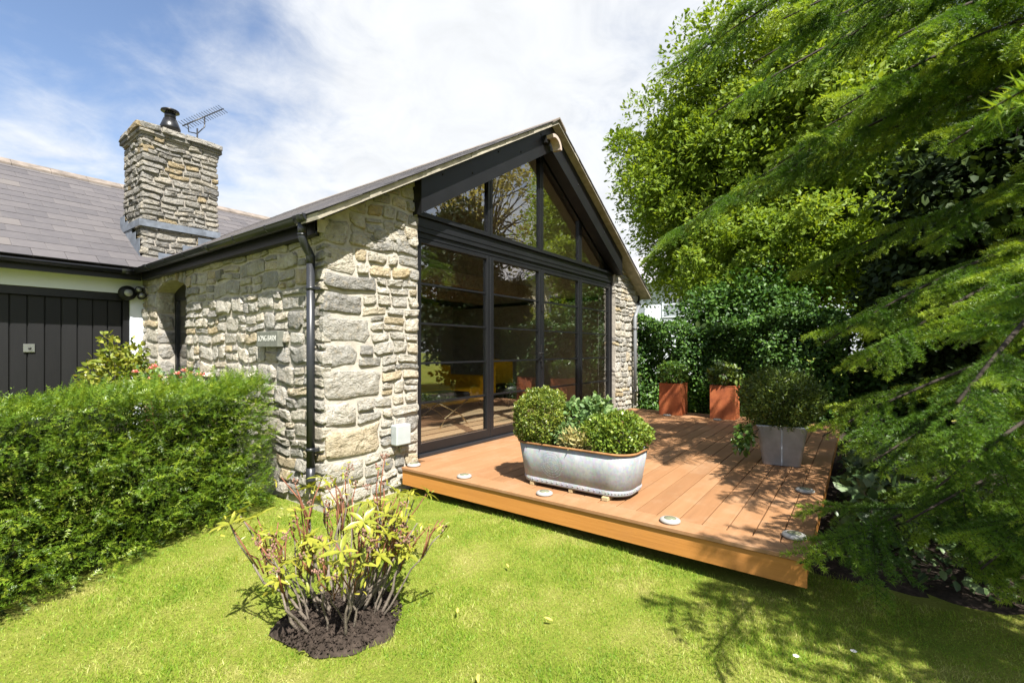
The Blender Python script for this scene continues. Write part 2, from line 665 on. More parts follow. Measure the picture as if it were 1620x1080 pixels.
def zinc_mat():
    m, nt, b, o = material('galvanised_zinc')
    n = tex_noise(nt, 5, 7, .7, stretch=(1, 1, .45))
    c = ramp(nt, n, [(.3, (.180, .195, .215)), (.5, (.240, .256, .272)), (.7, (.305, .318, .328))])
    vo = nt.nodes.new('ShaderNodeTexVoronoi')
    vo.inputs['Scale'].default_value = 55
    tc = nt.nodes.new('ShaderNodeTexCoord')
    nt.links.new(tc.outputs['Object'], vo.inputs['Vector'])
    c = mixc(nt, .16, c, vo.outputs['Color'], 'SOFT_LIGHT')
    n2 = tex_noise(nt, 9, 7, .75, stretch=(1, 1, .25))
    c = mixc(nt, mth(nt, 'MULTIPLY', ramp(nt, n2, [(.52, (0, 0, 0)), (.68, (1, 1, 1))]), .5), c, (.34, .35, .355))
    nt.links.new(c, b.inputs['Base Color'])
    setp(b, Metallic=.08, Roughness=.58)
    bump(nt, b, n, .15, .01)
    return m


M['zinc'] = zinc_mat()
M['zinc_pale'] = plain('pale_zinc', (.40, .44, .50), .55, .4, var=.2, scale=7)


def rust_mat(name, a, bcol, c3):
    m, nt, b, o = material(name)
    n = tex_noise(nt, 6, 8, .7)
    nt.links.new(ramp(nt, n, [(.3, a), (.52, bcol), (.75, c3)]), b.inputs['Base Color'])
    setp(b, Roughness=.75)
    bump(nt, b, tex_noise(nt, 60, 6, .7), .3, .004)
    return m


M['corten'] = rust_mat('corten_steel', (.20, .050, .016), (.36, .095, .028), (.45, .15, .05))
M['rust'] = rust_mat('rusty_rim', (.11, .05, .018), (.26, .12, .04), (.34, .20, .09))


def lawn_mat():
    m, nt, b, o = material('lawn_ground')
    n1 = tex_noise(nt, 1.6, 6, .65)
    c = ramp(nt, n1, [(.3, (.135, .185, .022)), (.5, (.195, .225, .035)), (.72, (.28, .265, .075))])
    n2 = tex_noise(nt, 70, 6, .7)
    c = mixc(nt, .55, c, ramp(nt, n2, [(.35, (.35, .35, .35)), (.65, (1, 1, 1))]), 'MULTIPLY')
    nt.links.new(c, b.inputs['Base Color'])
    setp(b, Roughness=.9)
    b.inputs['Specular IOR Level'].default_value = .1
    bump(nt, b, n2, .8, .02)
    return m


M['lawn'] = lawn_mat()


def grass_mat():
    m, nt, b, o = material('grass_blade')
    r = attr(nt)
    big = tex_noise(nt, 1.6, 5, .6)
    mid = tex_noise(nt, 6.5, 4, .6)
    v = mth(nt, 'ADD', mth(nt, 'MULTIPLY', r, .30), mth(nt, 'ADD', mth(nt, 'MULTIPLY', big, .62), mth(nt, 'MULTIPLY', mid, .50)))
    c = ramp(nt, v, [(.42, (.080, .185, .010)), (.60, (.160, .270, .020)), (.76, (.255, .335, .035)), (.93, (.44, .42, .15))])
    nt.links.new(c, b.inputs['Base Color'])
    setp(b, Roughness=.5)
    b.inputs['Specular IOR Level'].default_value = .3
    tr = nt.nodes.new('ShaderNodeBsdfTranslucent')
    nt.links.new(mixc(nt, 1.0, c, (1.2, 1.2, .55), 'MULTIPLY'), tr.inputs[0])
    mx = nt.nodes.new('ShaderNodeMixShader')
    mx.inputs[0].default_value = .35
    nt.links.new(b.outputs[0], mx.inputs[1])
    nt.links.new(tr.outputs[0], mx.inputs[2])
    nt.links.new(mx.outputs[0], o.inputs['Surface'])
    return m


M['grass'] = grass_mat()
M['yew'] = leaf_mat('yew_needle', (.030, .070, .007), (.105, .190, .013), (.28, .35, .030), .33, .4, .4, 7)
M['box'] = leaf_mat('box_leaf', (.055, .095, .012), (.135, .190, .025), (.27, .29, .05), .32, .38, .45, 6)
M['box2'] = leaf_mat('privet_leaf', (.060, .110, .014), (.140, .215, .026), (.26, .31, .05), .32, .38, .45, 6)
M['sage'] = leaf_mat('soft_green_leaf', (.06, .12, .035), (.13, .22, .07), (.24, .32, .13), .3, .55, .3, 6)
M['potyew'] = leaf_mat('dark_yew_leaf', (.026, .050, .010), (.070, .112, .018), (.19, .24, .04), .25, .4, .4, 5)
M['skimmia'] = leaf_mat('glossy_leaf', (.03, .075, .014), (.075, .15, .025), (.15, .24, .045), .28, .3, .5, 6)
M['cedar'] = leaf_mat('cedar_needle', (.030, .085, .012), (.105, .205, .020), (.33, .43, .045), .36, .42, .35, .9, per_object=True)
M['maple'] = leaf_mat('sycamore_leaf', (.080, .140, .014), (.145, .220, .020), (.235, .300, .038), .44, .5, .2, .5)
M['ivy'] = leaf_mat('ivy_leaf', (.016, .045, .010), (.040, .098, .014), (.10, .19, .025), .25, .48, .3, .9)
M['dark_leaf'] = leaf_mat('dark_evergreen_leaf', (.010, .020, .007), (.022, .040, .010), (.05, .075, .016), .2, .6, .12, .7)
M['tan_leaf'] = leaf_mat('tan_tree_leaf', (.16, .15, .06), (.32, .28, .12), (.46, .40, .2), .5, .5, .3, .5)
M['rhodo'] = leaf_mat('rhododendron_leaf', (.12, .15, .015), (.25, .27, .03), (.42, .38, .06), .35, .35, .45, 4, per_object=True)
M['rose_leaf'] = leaf_mat('rose_leaf', (.04, .09, .03), (.08, .16, .05), (.15, .24, .08), .3, .45, .4, 5)
M['garagebush'] = leaf_mat('yellow_green_leaf', (.08, .12, .015), (.19, .23, .03), (.34, .34, .07), .35, .4, .4, 4)
M['cover'] = leaf_mat('border_leaf', (.03, .06, .02), (.07, .12, .04), (.16, .22, .10), .25, .4, .4, 4)

# ------------------------------------------------------------------ ground
HX0, HX1, HRX = 2.2, 9.0, 5.60        # house side walls, ridge line (X)
YS, YG = 3.58, 3.68                   # stone face and glass plane of the gable
YB = 8.08                             # garage front wall
RIDGE_Z, SLOPE = 4.535, 0.592
DZ = 0.24                             # deck level
DX0, DX1, DY0, DY1 = 2.93, 8.5, 0.22, 3.48


def roof_top(x):
    return RIDGE_Z - SLOPE * abs(x - HRX)


def ground_z(x, y):
    return 0.018 * np.sin(1.3 * x + .4) * np.sin(1.7 * y + 1.1) - .012


gx = np.concatenate([[-120, -40, -15], np.linspace(-6, 14, 81), [20, 45, 150]])
gy = np.concatenate([[-150, -45, -18], np.linspace(-8, 12, 81), [20, 45, 150]])
GX, GY = np.meshgrid(gx, gy, indexing='ij')
inn = (np.abs(GX - 4) < 10.1) & (np.abs(GY - 2) < 10.1)
GZ = np.where(inn, ground_z(GX, GY), -.012)
V = np.stack([GX, GY, GZ], -1).reshape(-1, 3)
nx, ny = GX.shape
ii, jj = np.meshgrid(np.arange(nx - 1), np.arange(ny - 1), indexing='ij')
q = np.stack([ii * ny + jj, (ii + 1) * ny + jj, (ii + 1) * ny + jj + 1, ii * ny + jj + 1], -1).reshape(-1, 4)
tag(obj('lawn', fast_mesh('lawn', V, [q], M['lawn'], smooth=True)), kind='structure')


def soil_disc(name, cx, cy, rx, ry, z, seed, mat, mound=.05):
    r_ = np.random.default_rng(seed)
    nr, na = 14, 56
    ph = r_.uniform(0, 6.28, 6)
    Vv = []
    for i in range(nr + 1):
        f = i / nr
        for k in range(na):
            a = 2 * math.pi * k / na
            w = 1 + .09 * math.sin(3 * a + ph[0]) + .06 * math.sin(5 * a + ph[1]) + .03 * math.sin(11 * a + ph[2])
            Vv.append((cx + rx * f * w * math.cos(a), cy + ry * f * w * math.sin(a), z + mound * (1 - f * f) + (r_.normal(0, .006) if i < nr else -.02)))
    F = []
    for i in range(nr):
        for k in range(na):
            k2 = (k + 1) % na
            F.append((i * na + k, (i + 1) * na + k, (i + 1) * na + k2, i * na + k2))
    return obj(name, fast_mesh(name, np.array(Vv), [np.array(F)], mat, smooth=True))


SOIL_C, SOIL_R = (1.39, 2.10), (.285, .29)
tag(soil_disc('soil_bed', *SOIL_C, *SOIL_R, .0, 3, M['soil']), kind='structure')
b = MB()
gxs = np.linspace(3.30, 12, 60)
gys = np.linspace(-3.4, .28, 30)
GX, GY = np.meshgrid(gxs, gys, indexing='ij')
GZ = .012 + rng.normal(0, .008, GX.shape) + ground_z(GX, GY)
edge = np.maximum(0, (3.5 - GX) / .25) + np.maximum(0, (-2.9 - GY) / .4)
GZ -= .06 * edge
nx, ny = GX.shape
ii, jj = np.meshgrid(np.arange(nx - 1), np.arange(ny - 1), indexing='ij')
q = np.stack([ii * ny + jj, (ii + 1) * ny + jj, (ii + 1) * ny + jj + 1, ii * ny + jj + 1], -1).reshape(-1, 4)
tag(obj('border_soil', fast_mesh('border_soil', np.stack([GX, GY, GZ], -1).reshape(-1, 3), [q], M['soil'], smooth=True)), kind='structure')


# ------------------------------------------------------------------ stone walls
def stone_mesh(u0, u1, v0, v1, O, U, Vv, Nn, proud, seed, wob=None, clip=None, base=-.03):
    r_ = random.Random(seed)
    w, h = u1 - u0, v1 - v0
    n = 12 if max(w, h) < .2 else 16
    cu, cv = (u0 + u1) / 2, (v0 + v1) / 2
    md = min(w, h)
    jit = lambda q: r_.uniform(-q, q)
    cor = [(u0 + md * r_.uniform(0, .10), v0 + md * r_.uniform(0, .12)), (u1 - md * r_.uniform(0, .10), v0 + md * r_.uniform(0, .12)),
           (u1 - md * r_.uniform(0, .10), v1 - md * r_.uniform(0, .12)), (u0 + md * r_.uniform(0, .10), v1 - md * r_.uniform(0, .12))]
    out = []
    for k in range(4):
        p, q, pv = cor[k], cor[(k + 1) % 4], cor[k - 1]
        ch = md * r_.choice((.06, .10, .10, .16, .28))
        def toward(a_, b2, dd):
            l_ = math.hypot(b2[0] - a_[0], b2[1] - a_[1]) or 1
            dd = min(dd, l_ * .4)
            return (a_[0] + (b2[0] - a_[0]) * dd / l_, a_[1] + (b2[1] - a_[1]) * dd / l_)
        out.append(toward(p, pv, ch))
        out.append(toward(p, q, ch * r_.uniform(.6, 1.3)))
        ln = math.hypot(q[0] - p[0], q[1] - p[1])
        nm = 1 if ln < .2 else 2
        for j in range(nm):
            t = (j + 1) / (nm + 1) + jit(.08)
            nx_, ny_ = (q[1] - p[1]) / ln, -(q[0] - p[0]) / ln
            off = jit(.045) * md - .01 * md
            out.append((p[0] + (q[0] - p[0]) * t + nx_ * off, p[1] + (q[1] - p[1]) * t + ny_ * off))
    n = len(out)

    def fix(p):
        u, v = p
        if wob: u, v = wob(u, v)
        if clip: u, v = clip(u, v)
        return u, v
    rings = []
    tiltu, tiltv = r_.uniform(-.4, .4), r_.uniform(-.5, .3)
    fz = lambda x, y: 1 + tiltu * x + tiltv * y
    for sc, d in ((1.0, base), (1.0, proud * .62), (.94, proud * 1.0), (.58, proud * 1.05)):
        rings.append([(cu + (p[0] - cu) * sc, cv + (p[1] - cv) * sc,
                       d if d < 0 else d * fz((p[0] - cu) / w * 2 * sc, (p[1] - cv) / h * 2 * sc) + r_.uniform(-.22, .22) * proud) for p in out])
    vs, fs = [], []
    for rg in rings:
        for (u, v, d) in rg:
            u, v = fix((u, v))
            vs.append(O + U * u + Vv * v + Nn * d)
    u, v = fix((cu, cv))
    vs.append(O + U * u + Vv * v + Nn * proud * r_.uniform(.8, 1.3))
    for i in range(3):
        for k in range(n):
            k2 = (k + 1) % n
            fs.append((i * n + k, i * n + k2, (i + 1) * n + k2, (i + 1) * n + k))
    for k in range(n):
        fs.append((3 * n + k, 3 * n + (k + 1) % n, 4 * n))
    return vs, fs


def make_stone(par, mat, *a, rnd=None, as_data=False, **k):
    vs, fs = stone_mesh(*a, **k)
    if as_data:
        return vs, fs
    me = bpy.data.meshes.new('stone')
    me.from_pydata(vs, [], fs)
    nq = (len(vs) - 1) // 4
    me.polygons.foreach_set('use_smooth', [k >= 2 * nq for k in range(len(fs))])
    me.update()
    at = me.attributes.new('rnd', 'FLOAT', 'POINT')
    at.data.foreach_set('value', [rnd if rnd is not None else random.random()] * len(vs))
    me.materials.append(mat)
    return obj('stone', me, par)


def courses(u0, u1, v0, v1, r_, hrange, wrange, quoin=None, quoin_w=(.3, .5), merge_p=.2, taper=None):
    """rubble courses as rectangles; quoin: None, 'lo', 'hi' side gets long stones"""
    out = []
    v = v0
    while v < v1 - .03:
        h = r_.uniform(*hrange)
        if v1 - (v + h) < hrange[0] * .7:
            h = v1 - v
        a, b_ = u0, u1
        if quoin:
            qw = r_.uniform(*quoin_w)
            if quoin == 'lo':
                out.append((a, a + qw, v, v + h)); a += qw
            else:
                out.append((b_ - qw, b_, v, v + h)); b_ -= qw
        u = a
        while u < b_ - .02:
            t = (u - u0) / max(u1 - u0, .01)
            w = r_.uniform(*wrange) * (taper(t) if taper else 1)
            if b_ - (u + w) < wrange[0] * .8:
                w = b_ - u
            k = h / max(w, .01)
            p = r_.random()
            if h > .13 and p < .62:
                s_ = r_.uniform(.35, .65)
                m_ = v + h * s_
                for (va, vb) in ((v, m_), (m_, v + h)):
                    if w > .26 and r_.random() < .65:
                        c_ = u + w * r_.uniform(.35, .65)
                        out += [(u, c_, va, vb), (c_, u + w, va, vb)]
                    else:
                        out.append((u, u + w, va, vb))
            else:
                out.append((u, u + w, v, v + h))
            u += w
        v += h
    return out


def wobble(seed, amp):
    r_ = random.Random(seed)
    k = [r_.uniform(1.5, 4.5) for _ in range(8)]
    p = [r_.uniform(0, 6.28) for _ in range(8)]

    def f(u, v):
        return (u + amp * .7 * (math.sin(k[0] * u * 2 + k[1] * v * 3 + p[0]) * .6 + math.sin(k[2] * v * 5 + p[1]) * .4),
                v + amp * (math.sin(k[3] * u * 2.2 + p[2]) * .6 + math.sin(k[4] * u * 4 + k[5] * v * 2 + p[3]) * .4))
    return f


house = empty('stone_house', (HRX, 5.5, 0), 'stone gable extension with black framed glass doors and slate roof facing the deck', 'house')


def zu(x):          # underside of the verge
    return roof_top(x) - .055


# --- left pier of the gable (faces -Y)
PL0, PL1, PR0, PR1 = HX0, 3.22, 7.98, HX1
O_, U_, V_, N_ = Vector((0, YS, 0)), Vector((1, 0, 0)), Vector((0, 0, 1)), Vector((0, -1, 0))


def pier_core(x0, x1, name):
    m = MB()
    m.prism([(x0, YS, -.1), (x1, YS, -.1), (x1, YS, zu(x1) - .02), (x0, YS, zu(x0) - .02)], (0, 0, 0), (0, .34, 0))
    return m.build(name, M['mortar'], house)


pier = pier_core(PL0, PL1, 'pier')
pier_r = pier_core(PR0, PR1, 'pier')
n_st = 0


def clip_roof(u, v):
    return u, min(v, zu(u) - .012)


def lay(par, rects, O, U, Vv, Nn, prange, mat, wob, clip=None, skip=None, seed=0, gap=.012, base=-.03, stuff_below=0.0, rndf=None):
    r_ = random.Random(seed)
    sv, sf, sr = [], [], []
    cnt = 0
    for i, (a, b_, c, d) in enumerate(rects):
        if skip and skip((a + b_) / 2, (c + d) / 2, a, b_, c, d):
            continue
        if b_ - a < .03 or d - c < .02:
            continue
        g = gap * r_.uniform(.3, 1.6) / 2
        pr = r_.uniform(*prange)
        rv = rndf(r_) if rndf else r_.random()
        if (b_ - a) * (d - c) < stuff_below:
            vs, fs = stone_mesh(a + g, b_ - g, c + g, d - g, O, U, Vv, Nn, pr, seed * 1000 + i, wob, clip, base)
            o = len(sv)
            sv += [tuple(v) for v in vs]
            sf += [tuple(k + o for k in f) for f in fs]
            sr += [rv] * len(vs)
        else:
            make_stone(par, mat, a + g, b_ - g, c + g, d - g, O, U, Vv, Nn, pr, seed * 1000 + i, wob, clip, base, rnd=rv)
            cnt += 1
    if sv:
        me = bpy.data.meshes.new('small_stones')
        me.from_pydata(sv, [], sf)
        me.polygons.foreach_set('use_smooth', [True] * len(sf))
        me.update()
        me.attributes.new('rnd', 'FLOAT', 'POINT').data.foreach_set('value', sr)
        me.materials.append(mat)
        tag(obj('stone_infill', me, par), kind='stuff')
    return cnt


rr = random.Random(11)
# big quoins on the corner, smaller rubble towards the glass
quo = [(.02, .20, .26), (.20, .42, .38), (.42, .70, .56), (.70, .92, .30), (.92, 1.20, .58), (1.20, 1.42, .32), (1.42, 1.66, .46), (1.66, 1.86, .36), (1.86, 2.02, .52), (2.02, 2.26, .30), (2.26, 2.48, .22)]
rects = []
for (c, d, w) in quo:
    rects.append((PL0 - .025, PL0 + w, c, d))
    sub = courses(PL0 + w, PL1 + .005, c, d, rr, (.075, .15), (.12, .27))
    rects += sub
rects += courses(PL0 + .22, PL1 + .005, 2.26, 3.15, rr, (.09, .17), (.12, .26))
n1 = lay(pier, [q_ for q_ in rects if q_[2] < zu((q_[0] + q_[1]) / 2) - .03 and not (q_[2] >= 2.26 and q_[0] < PL0 + .2 and False)],
         O_, U_, V_, N_, (.010, .026), M['stone'], wobble(1, .022), clip_roof, seed=1, base=-.05)
rects = courses(PR0 - .005, PR1 + .02, .2, 2.95, rr, (.10, .19), (.14, .34), merge_p=.1)
n2 = lay(pier_r, [q_ for q_ in rects if q_[2] < zu((q_[0] + q_[1]) / 2) - .03], O_, U_, V_, N_, (.010, .028), M['stone'], wobble(2, .02), clip_roof, seed=2, base=-.05, stuff_below=.009)

# --- side wall (faces -X), with the arched window near the garage
WY0, WY1, WZ, WTOP = 6.53, 7.53, 2.12, 2.23
EAVE_Z = 2.335
m = MB()
m.box((HX0, YS + .34, -.1), (HX0 + .32, WY0, EAVE_Z))
m.box((HX0, WY1, -.1), (HX0 + .32, YB + .3, EAVE_Z))
arch = [(HX0, WY1, EAVE_Z), (HX0, WY0, EAVE_Z)]
for k in range(13):
    t = k / 12
    y = WY0 + (WY1 - WY0) * t
    arch.append((HX0, y, WZ + (WTOP - WZ) * (1 - (2 * t - 1) ** 2)))
m.prism(arch, (0, 0, 0), (.32, 0, 0))
m.box((HX0, WY0, -.1), (HX0 + .32, WY1, .75))
side = m.build('side_wall', M['mortar'], house)
Os, Us, Vs_, Ns = Vector((HX0, 0, 0)), Vector((0, 1, 0)), Vector((0, 0, 1)), Vector((-1, 0, 0))
rs = random.Random(21)
rects = []
rects += courses(YS - .02, WY0 + .005, .05, EAVE_Z, rs, (.10, .21), (.14, .40))
rects += courses(WY1 - .005, YB + .02, .05, EAVE_Z, rs, (.10, .22), (.2, .5), quoin='lo', quoin_w=(.3, .5))
rects += [(WY0 - .02 + k * .118, WY0 - .02 + (k + 1) * .118, 2.14, EAVE_Z) for k in range(9)]     # voussoirs


def arch_clip(u, v):
    if WY0 - .03 < u < WY1 + .03 and v > 2.0:
        t = min(1, max(0, (u - WY0) / (WY1 - WY0)))
        v = max(v, WZ + (WTOP - WZ) * (1 - (2 * t - 1) ** 2) + .004)
    return u, min(v, EAVE_Z - .004)


n3 = lay(side, rects, Os, Us, Vs_, Ns, (.011, .030), M['stone'], wobble(3, .018), arch_clip, seed=3, base=-.05, stuff_below=.0125,
         skip=lambda cu, cv, a, b_, c, d: cv < .38 and cu > 4.35)
# dressed stones on the window's far reveal
rev = [(.75, 1.0), (1.0, 1.22), (1.22, 1.42), (1.42, 1.60), (1.60, 1.83), (1.83, 2.12)]
for k, (c, d) in enumerate(rev):
    make_stone(side, M['stone'], HX0 - .01, HX0 + .19, c + .005, d - .005, Vector((0, WY1, 0)), Vector((1, 0, 0)), V_, Vector((0, -1, 0)), .012, 900 + k, None, None, -.02)
for k, (c, d) in enumerate(rev):
    make_stone(side, M['stone'], HX0 - .01, HX0 + .19, c + .005, d - .005, Vector((0, WY0, 0)), Vector((1, 0, 0)), V_, Vector((0, 1, 0)), .012, 930 + k, None, None, -.02)
aw = MB()
for (a, b_) in (((HX0 + .19, WY0, .78), (HX0 + .24, WY0 + .06, WTOP)), ((HX0 + .19, WY1 - .06, .78), (HX0 + .24, WY1, WTOP)), ((HX0 + .19, WY0 + .06, .78), (HX0 + .24, WY1 - .06, .84)),
                ((HX0 + .19, WY0 + .06, WZ - .1), (HX0 + .24, WY1 - .06, WTOP))):
    aw.box(a, b_)
awo = aw.build('arched_window', M['frame'], house)
MB().box((HX0 + .21, WY0 + .06, .84), (HX0 + .218, WY1 - .06, WZ - .1)).build('pane', M['glass'], awo)
MB().box((HX0 - .03, WY0 + .01, .70), (HX0 + .19, WY1 - .01, .75)).build('sill', M['stone_grey'], awo)

# --- rear and far walls, inside lining
m = MB()
m.box((HX1 - .32, YS + .34, -.1), (HX1, 10.4, EAVE_Z))
m.build('far_wall', M['mortar'], house)
IN0, IN1, INB = HX0 + .33, HX1 - .33, 8.3
m = MB()
m.prism([(IN0, INB, DZ - .05), (IN1, INB, DZ - .05), (IN1, INB, roof_top(IN1) - .21), (HRX, INB, RIDGE_Z - .21), (IN0, INB, roof_top(IN0) - .21)], (0, 0, 0), (0, .1, 0))
m.box((IN0 - .005, YS + .36, DZ - .05), (IN0 + .01, WY0 - .05, 2.35))
m.box((IN1 - .01, YS + .36, DZ - .05), (IN1 + .005, INB, 2.35))
m.build('interior_wall', M['plaster'], house)
m = MB()
for s_ in (-1, 1):
    xa, xb = HRX, HRX + s_ * 3.2
    za, zb = roof_top(HRX) - .2, roof_top(xb) - .2
    m.face([(xa, YG + .15, za), (xb, YG + .15, zb), (xb, INB, zb), (xa, INB, za)])
m.build('ceiling', M['plaster'], house)
fl = MB().box((IN0, YS + .36, .10), (IN1, INB, DZ - .03)).build('floor', M['floorwood'], house)
bm_me = MB().box((IN0 + .003, 0, 0), (IN1 - .003, .148, .02)).mesh('floor_board')
bm_me.materials.append(M['floorwood'])
for k in range(29):
    o = obj('floor_board', bm_me, fl)
    o.location = (0, YG + .13 + k * .152, DZ - .027)
for z_, y_ in ((2.62, 5.3), (2.62, 7.0)):
    MB().box((IN0, y_, z_ - .22), (IN1, y_ + .16, z_)).build('ceiling_beam', M['beamwood'], house)

# --- roof: underlay, slates, ridge, verge
roof = MB()
YR0, YR1 = 3.36, 11.6
prof = [(HX0 - .18, roof_top(HX0 - .18) - .02), (HRX, RIDGE_Z - .02), (HX1 + .18, roof_top(HX1 + .18) - .02), (HX1 + .18, roof_top(HX1 + .18) - .05), (HRX, RIDGE_Z - .05), (HX0 - .18, roof_top(HX0 - .18) - .05)]
roof.prism([(x, YR0 + .03, z) for x, z in prof], (0, 0, 0), (0, YR1 - YR0, 0))
roof_o = roof.build('roof', M['wood_dark'], house)
ang = math.atan(SLOPE)
Lx = math.cos(ang)


def slate_mesh(w, l, t=.008):
    m_ = MB().box((-w / 2, 0, 0), (w / 2, l, t))
    me = m_.mesh('slate')
    me.materials.append(M['slate'])
    return me


sm = [slate_mesh(.296, .46, .013), slate_mesh(.295, .455, .014)]
sm_thin = [slate_mesh(.297, .46, .006)]


def place_slate(par, P, ux, uy, tilt=.018, mes=None, rem=9):
    """P lower middle edge point, ux along the course, uy up the slope"""
    ux, uy = ux.normalized(), uy.normalized()
    n = ux.cross(uy)
    uy2 = (uy - n * tilt).normalized()
    n2 = ux.cross(uy2)
    Mx = Matrix(((ux.x, uy2.x, n2.x, P.x), (ux.y, uy2.y, n2.y, P.y), (ux.z, uy2.z, n2.z, P.z), (0, 0, 0, 1)))
    o = obj('slate', mes or random.choice(sm), par)
    o.matrix_basis = Mx @ Matrix.Rotation(random.uniform(-.008, .008), 4, 'Z') @ Matrix.Diagonal((1, min(1, rem / .46), 1, 1))
    return o


# slates along the left slope: verge and nearest columns singly
uy = Vector((Lx, 0, math.sin(ang)))
nrows = 19
ns = 0
far_v, far_f = [], []
for r_i in range(nrows):
    s_ = r_i * .215
    P0 = Vector((HX0 - .20, 0, roof_top(HX0 - .20) + .004)) + uy * s_
    if P0.x > HRX - .05: break
    for c in range(22):
        y = YR0 + .15 + c * .30 + (.15 if r_i % 2 else 0) - .02
        if y > 9.8: continue
        P = Vector((P0.x, y, P0.z + .012))
        if c < 5 or r_i < 3:
            place_slate(roof_o, P, Vector((0, -1, 0)), uy, .010, sm_thin[0], (HRX - P0.x) / Lx)
            ns += 1
        else:
            mb = MB().box((-.148, 0, 0), (.148, min(.46, (HRX - P0.x) / Lx), .006))
            ux = Vector((0, -1, 0)); n_ = ux.cross(uy); u2 = (uy - n_ * .010).normalized(); n2_ = ux.cross(u2)
            o = len(far_v)
            far_v += [tuple(P + ux * v[0] + u2 * v[1] + n2_ * v[2]) for v in mb.v]
            far_f += [tuple(i + o for i in f) for f in mb.f]
mm = MB(); mm.v = far_v; mm.f = far_f; mm.sm = [False] * len(far_f)
tag(mm.build('slate_field', M['slate'], roof_o, recalc=False), kind='stuff')
# right slope, one sheet of courses seen only along its verge
uyR = Vector((-Lx, 0, math.sin(ang)))
mm = MB()
for r_i in range(nrows):
    P0 = Vector((HX1 + .20, 0, roof_top(HX1 + .20) + .004)) + uyR * (r_i * .215)
    if P0.x < HRX + .05: break
    Mx = Matrix(((0, uyR.x, 0, P0.x), (1, 0, 0, YR0 - .01), (0, uyR.z, 0, P0.z + .012), (0, 0, 0, 1)))
    u2 = (uyR - Vector((SLOPE * Lx, 0, Lx)) * .018)
    nn = Vector((math.sin(ang), 0, Lx))
    P = Vector((P0.x, YR0 - .01, P0.z + .012))
    l_ = min(.45, (P0.x - HRX) / Lx)
    Q = [P, P + u2 * l_, P + u2 * l_ + nn * .009, P + nn * .009]
    mm.prism(Q, (0, 0, 0), (0, 7.5, 0))
tag(mm.build('slate_field', M['slate'], roof_o), kind='stuff')
ry = YR0 - .03
while ry < 10.0:                                                     # ridge tiles
    t_ = MB()
    for s_ in (-1, 1):
        t_.prism([(HRX, ry, RIDGE_Z + .034), (HRX + s_ * .17, ry, RIDGE_Z + .020 - .17 * SLOPE), (HRX + s_ * .17, ry, RIDGE_Z - .005 - .17 * SLOPE), (HRX, ry, RIDGE_Z + .010)], (0, 0, 0), (0, .445, 0))
    t_.build('ridge_tile', M['slatecap'], roof_o)
    ry += .45
for s_ in (-1, 1):                                                   # verge: pointed mortar and undercloak
    xe = HRX + s_ * (HRX - HX0 + .19)
    v_ = MB()
    N_SEG = 30
    r_ = random.Random(5 + s_)
    for k in range(N_SEG):
        xa, xb = HRX + (xe - HRX) * k / N_SEG, HRX + (xe - HRX) * (k + 1) / N_SEG
        j = r_.uniform(0, .012)
        v_.prism([(xa, 0, roof_top(xa) + .006), (xb, 0, roof_top(xb) + .006), (xb, 0, roof_top(xb) - .040), (xa, 0, roof_top(xa) - .040)], (0, YR0 + j, 0), (0, YS + .1, 0))
    v_.build('verge', M['verge'], roof_o)
    u_ = MB()
    u_.prism([(HRX, 0, RIDGE_Z - .041), (xe, 0, roof_top(xe) - .041), (xe, 0, roof_top(xe) - .051), (HRX, 0, RIDGE_Z - .051)], (0, YR0 - .012, 0), (0, YS + .1, 0))
    u_.build('undercloak', M['verge'], roof_o)

# --- black rafters framing the gable glass
RD = .335                                                            # vertical depth of a rafter
for s_ in (-1, 1):
    xe = PL1 - .06 if s_ < 0 else PR0 - .02 + .06
    za, zb = zu(HRX) - .012, zu(xe) - .012
    m = MB()
    m.prism([(HRX, 0, za), (xe, 0, zb), (xe, 0, zb - RD), (HRX, 0, za - RD - .0)], (0, 3.455, 0), (0, YG - .055, 0))
    o = m.build('rafter', M['black'], house)
    bolt = MB()
    for k in range(5):
        x = HRX + (xe - HRX) * (.12 + .19 * k)
        bolt.lathe([(.011, 0), (.011, .006), (0, .008)], 8, M=Matrix.Translation((x, 3.455, zu(x) - .05 - .12 * (k % 2))) @ Matrix.Rotation(R(90), 4, 'X'))
    bolt.build('bolt', M['rubber'], o)
    # inner lining board between rafter and glass
    m = MB()
    m.prism([(HRX, 0, za - .015), (xe, 0, zb - .015), (xe, 0, zb - RD + .06), (HRX, 0, za - RD + .06)], (0, YG - .053, 0), (0, YG + .12, 0))
    m.build('rafter_lining', M['black'], o)

# --- transom beam, glazed doors and gable windows
TX0, TX1 = PL1 + .0, PR0 - .0
T0, T1 = 2.565, 2.745
tr = MB()
tr.box((TX0, YG - .055, T0), (TX1, YG + .08, T1 - .03))
tr.box((TX0, YG - .085, T1 - .028), (TX1, YG + .08, T1))
tr.box((TX0, YG - .062, T0 + .05), (TX1, YG - .056, T0 + .055))
tr.build('transom', M['frame'], house)
JX = [PL1 + .03, 4.47, 5.63, 6.79, PR0 - .03]
m = MB()
m.box((TX0, YG - .04, DZ - .02), (TX0 + .05, YG + .07, T0))
m.box((TX1 - .05, YG - .04, DZ - .02), (TX1, YG + .07, T0))
m.box((TX0 + .05, YG - .035, T0 - .055), (TX1 - .05, YG + .07, T0))
m.build('door_frame', M['frame'], house)
th = MB()
th.box((TX0 + .05, YG - .075, DZ + .001), (TX1 - .05, YG + .07, DZ + .030))
th.build('threshold', M['pvc'], house)
edges = [TX0 + .05, 4.47, 5.63, 6.79, TX1 - .05]
DB, DT = DZ + .035, T0 - .058
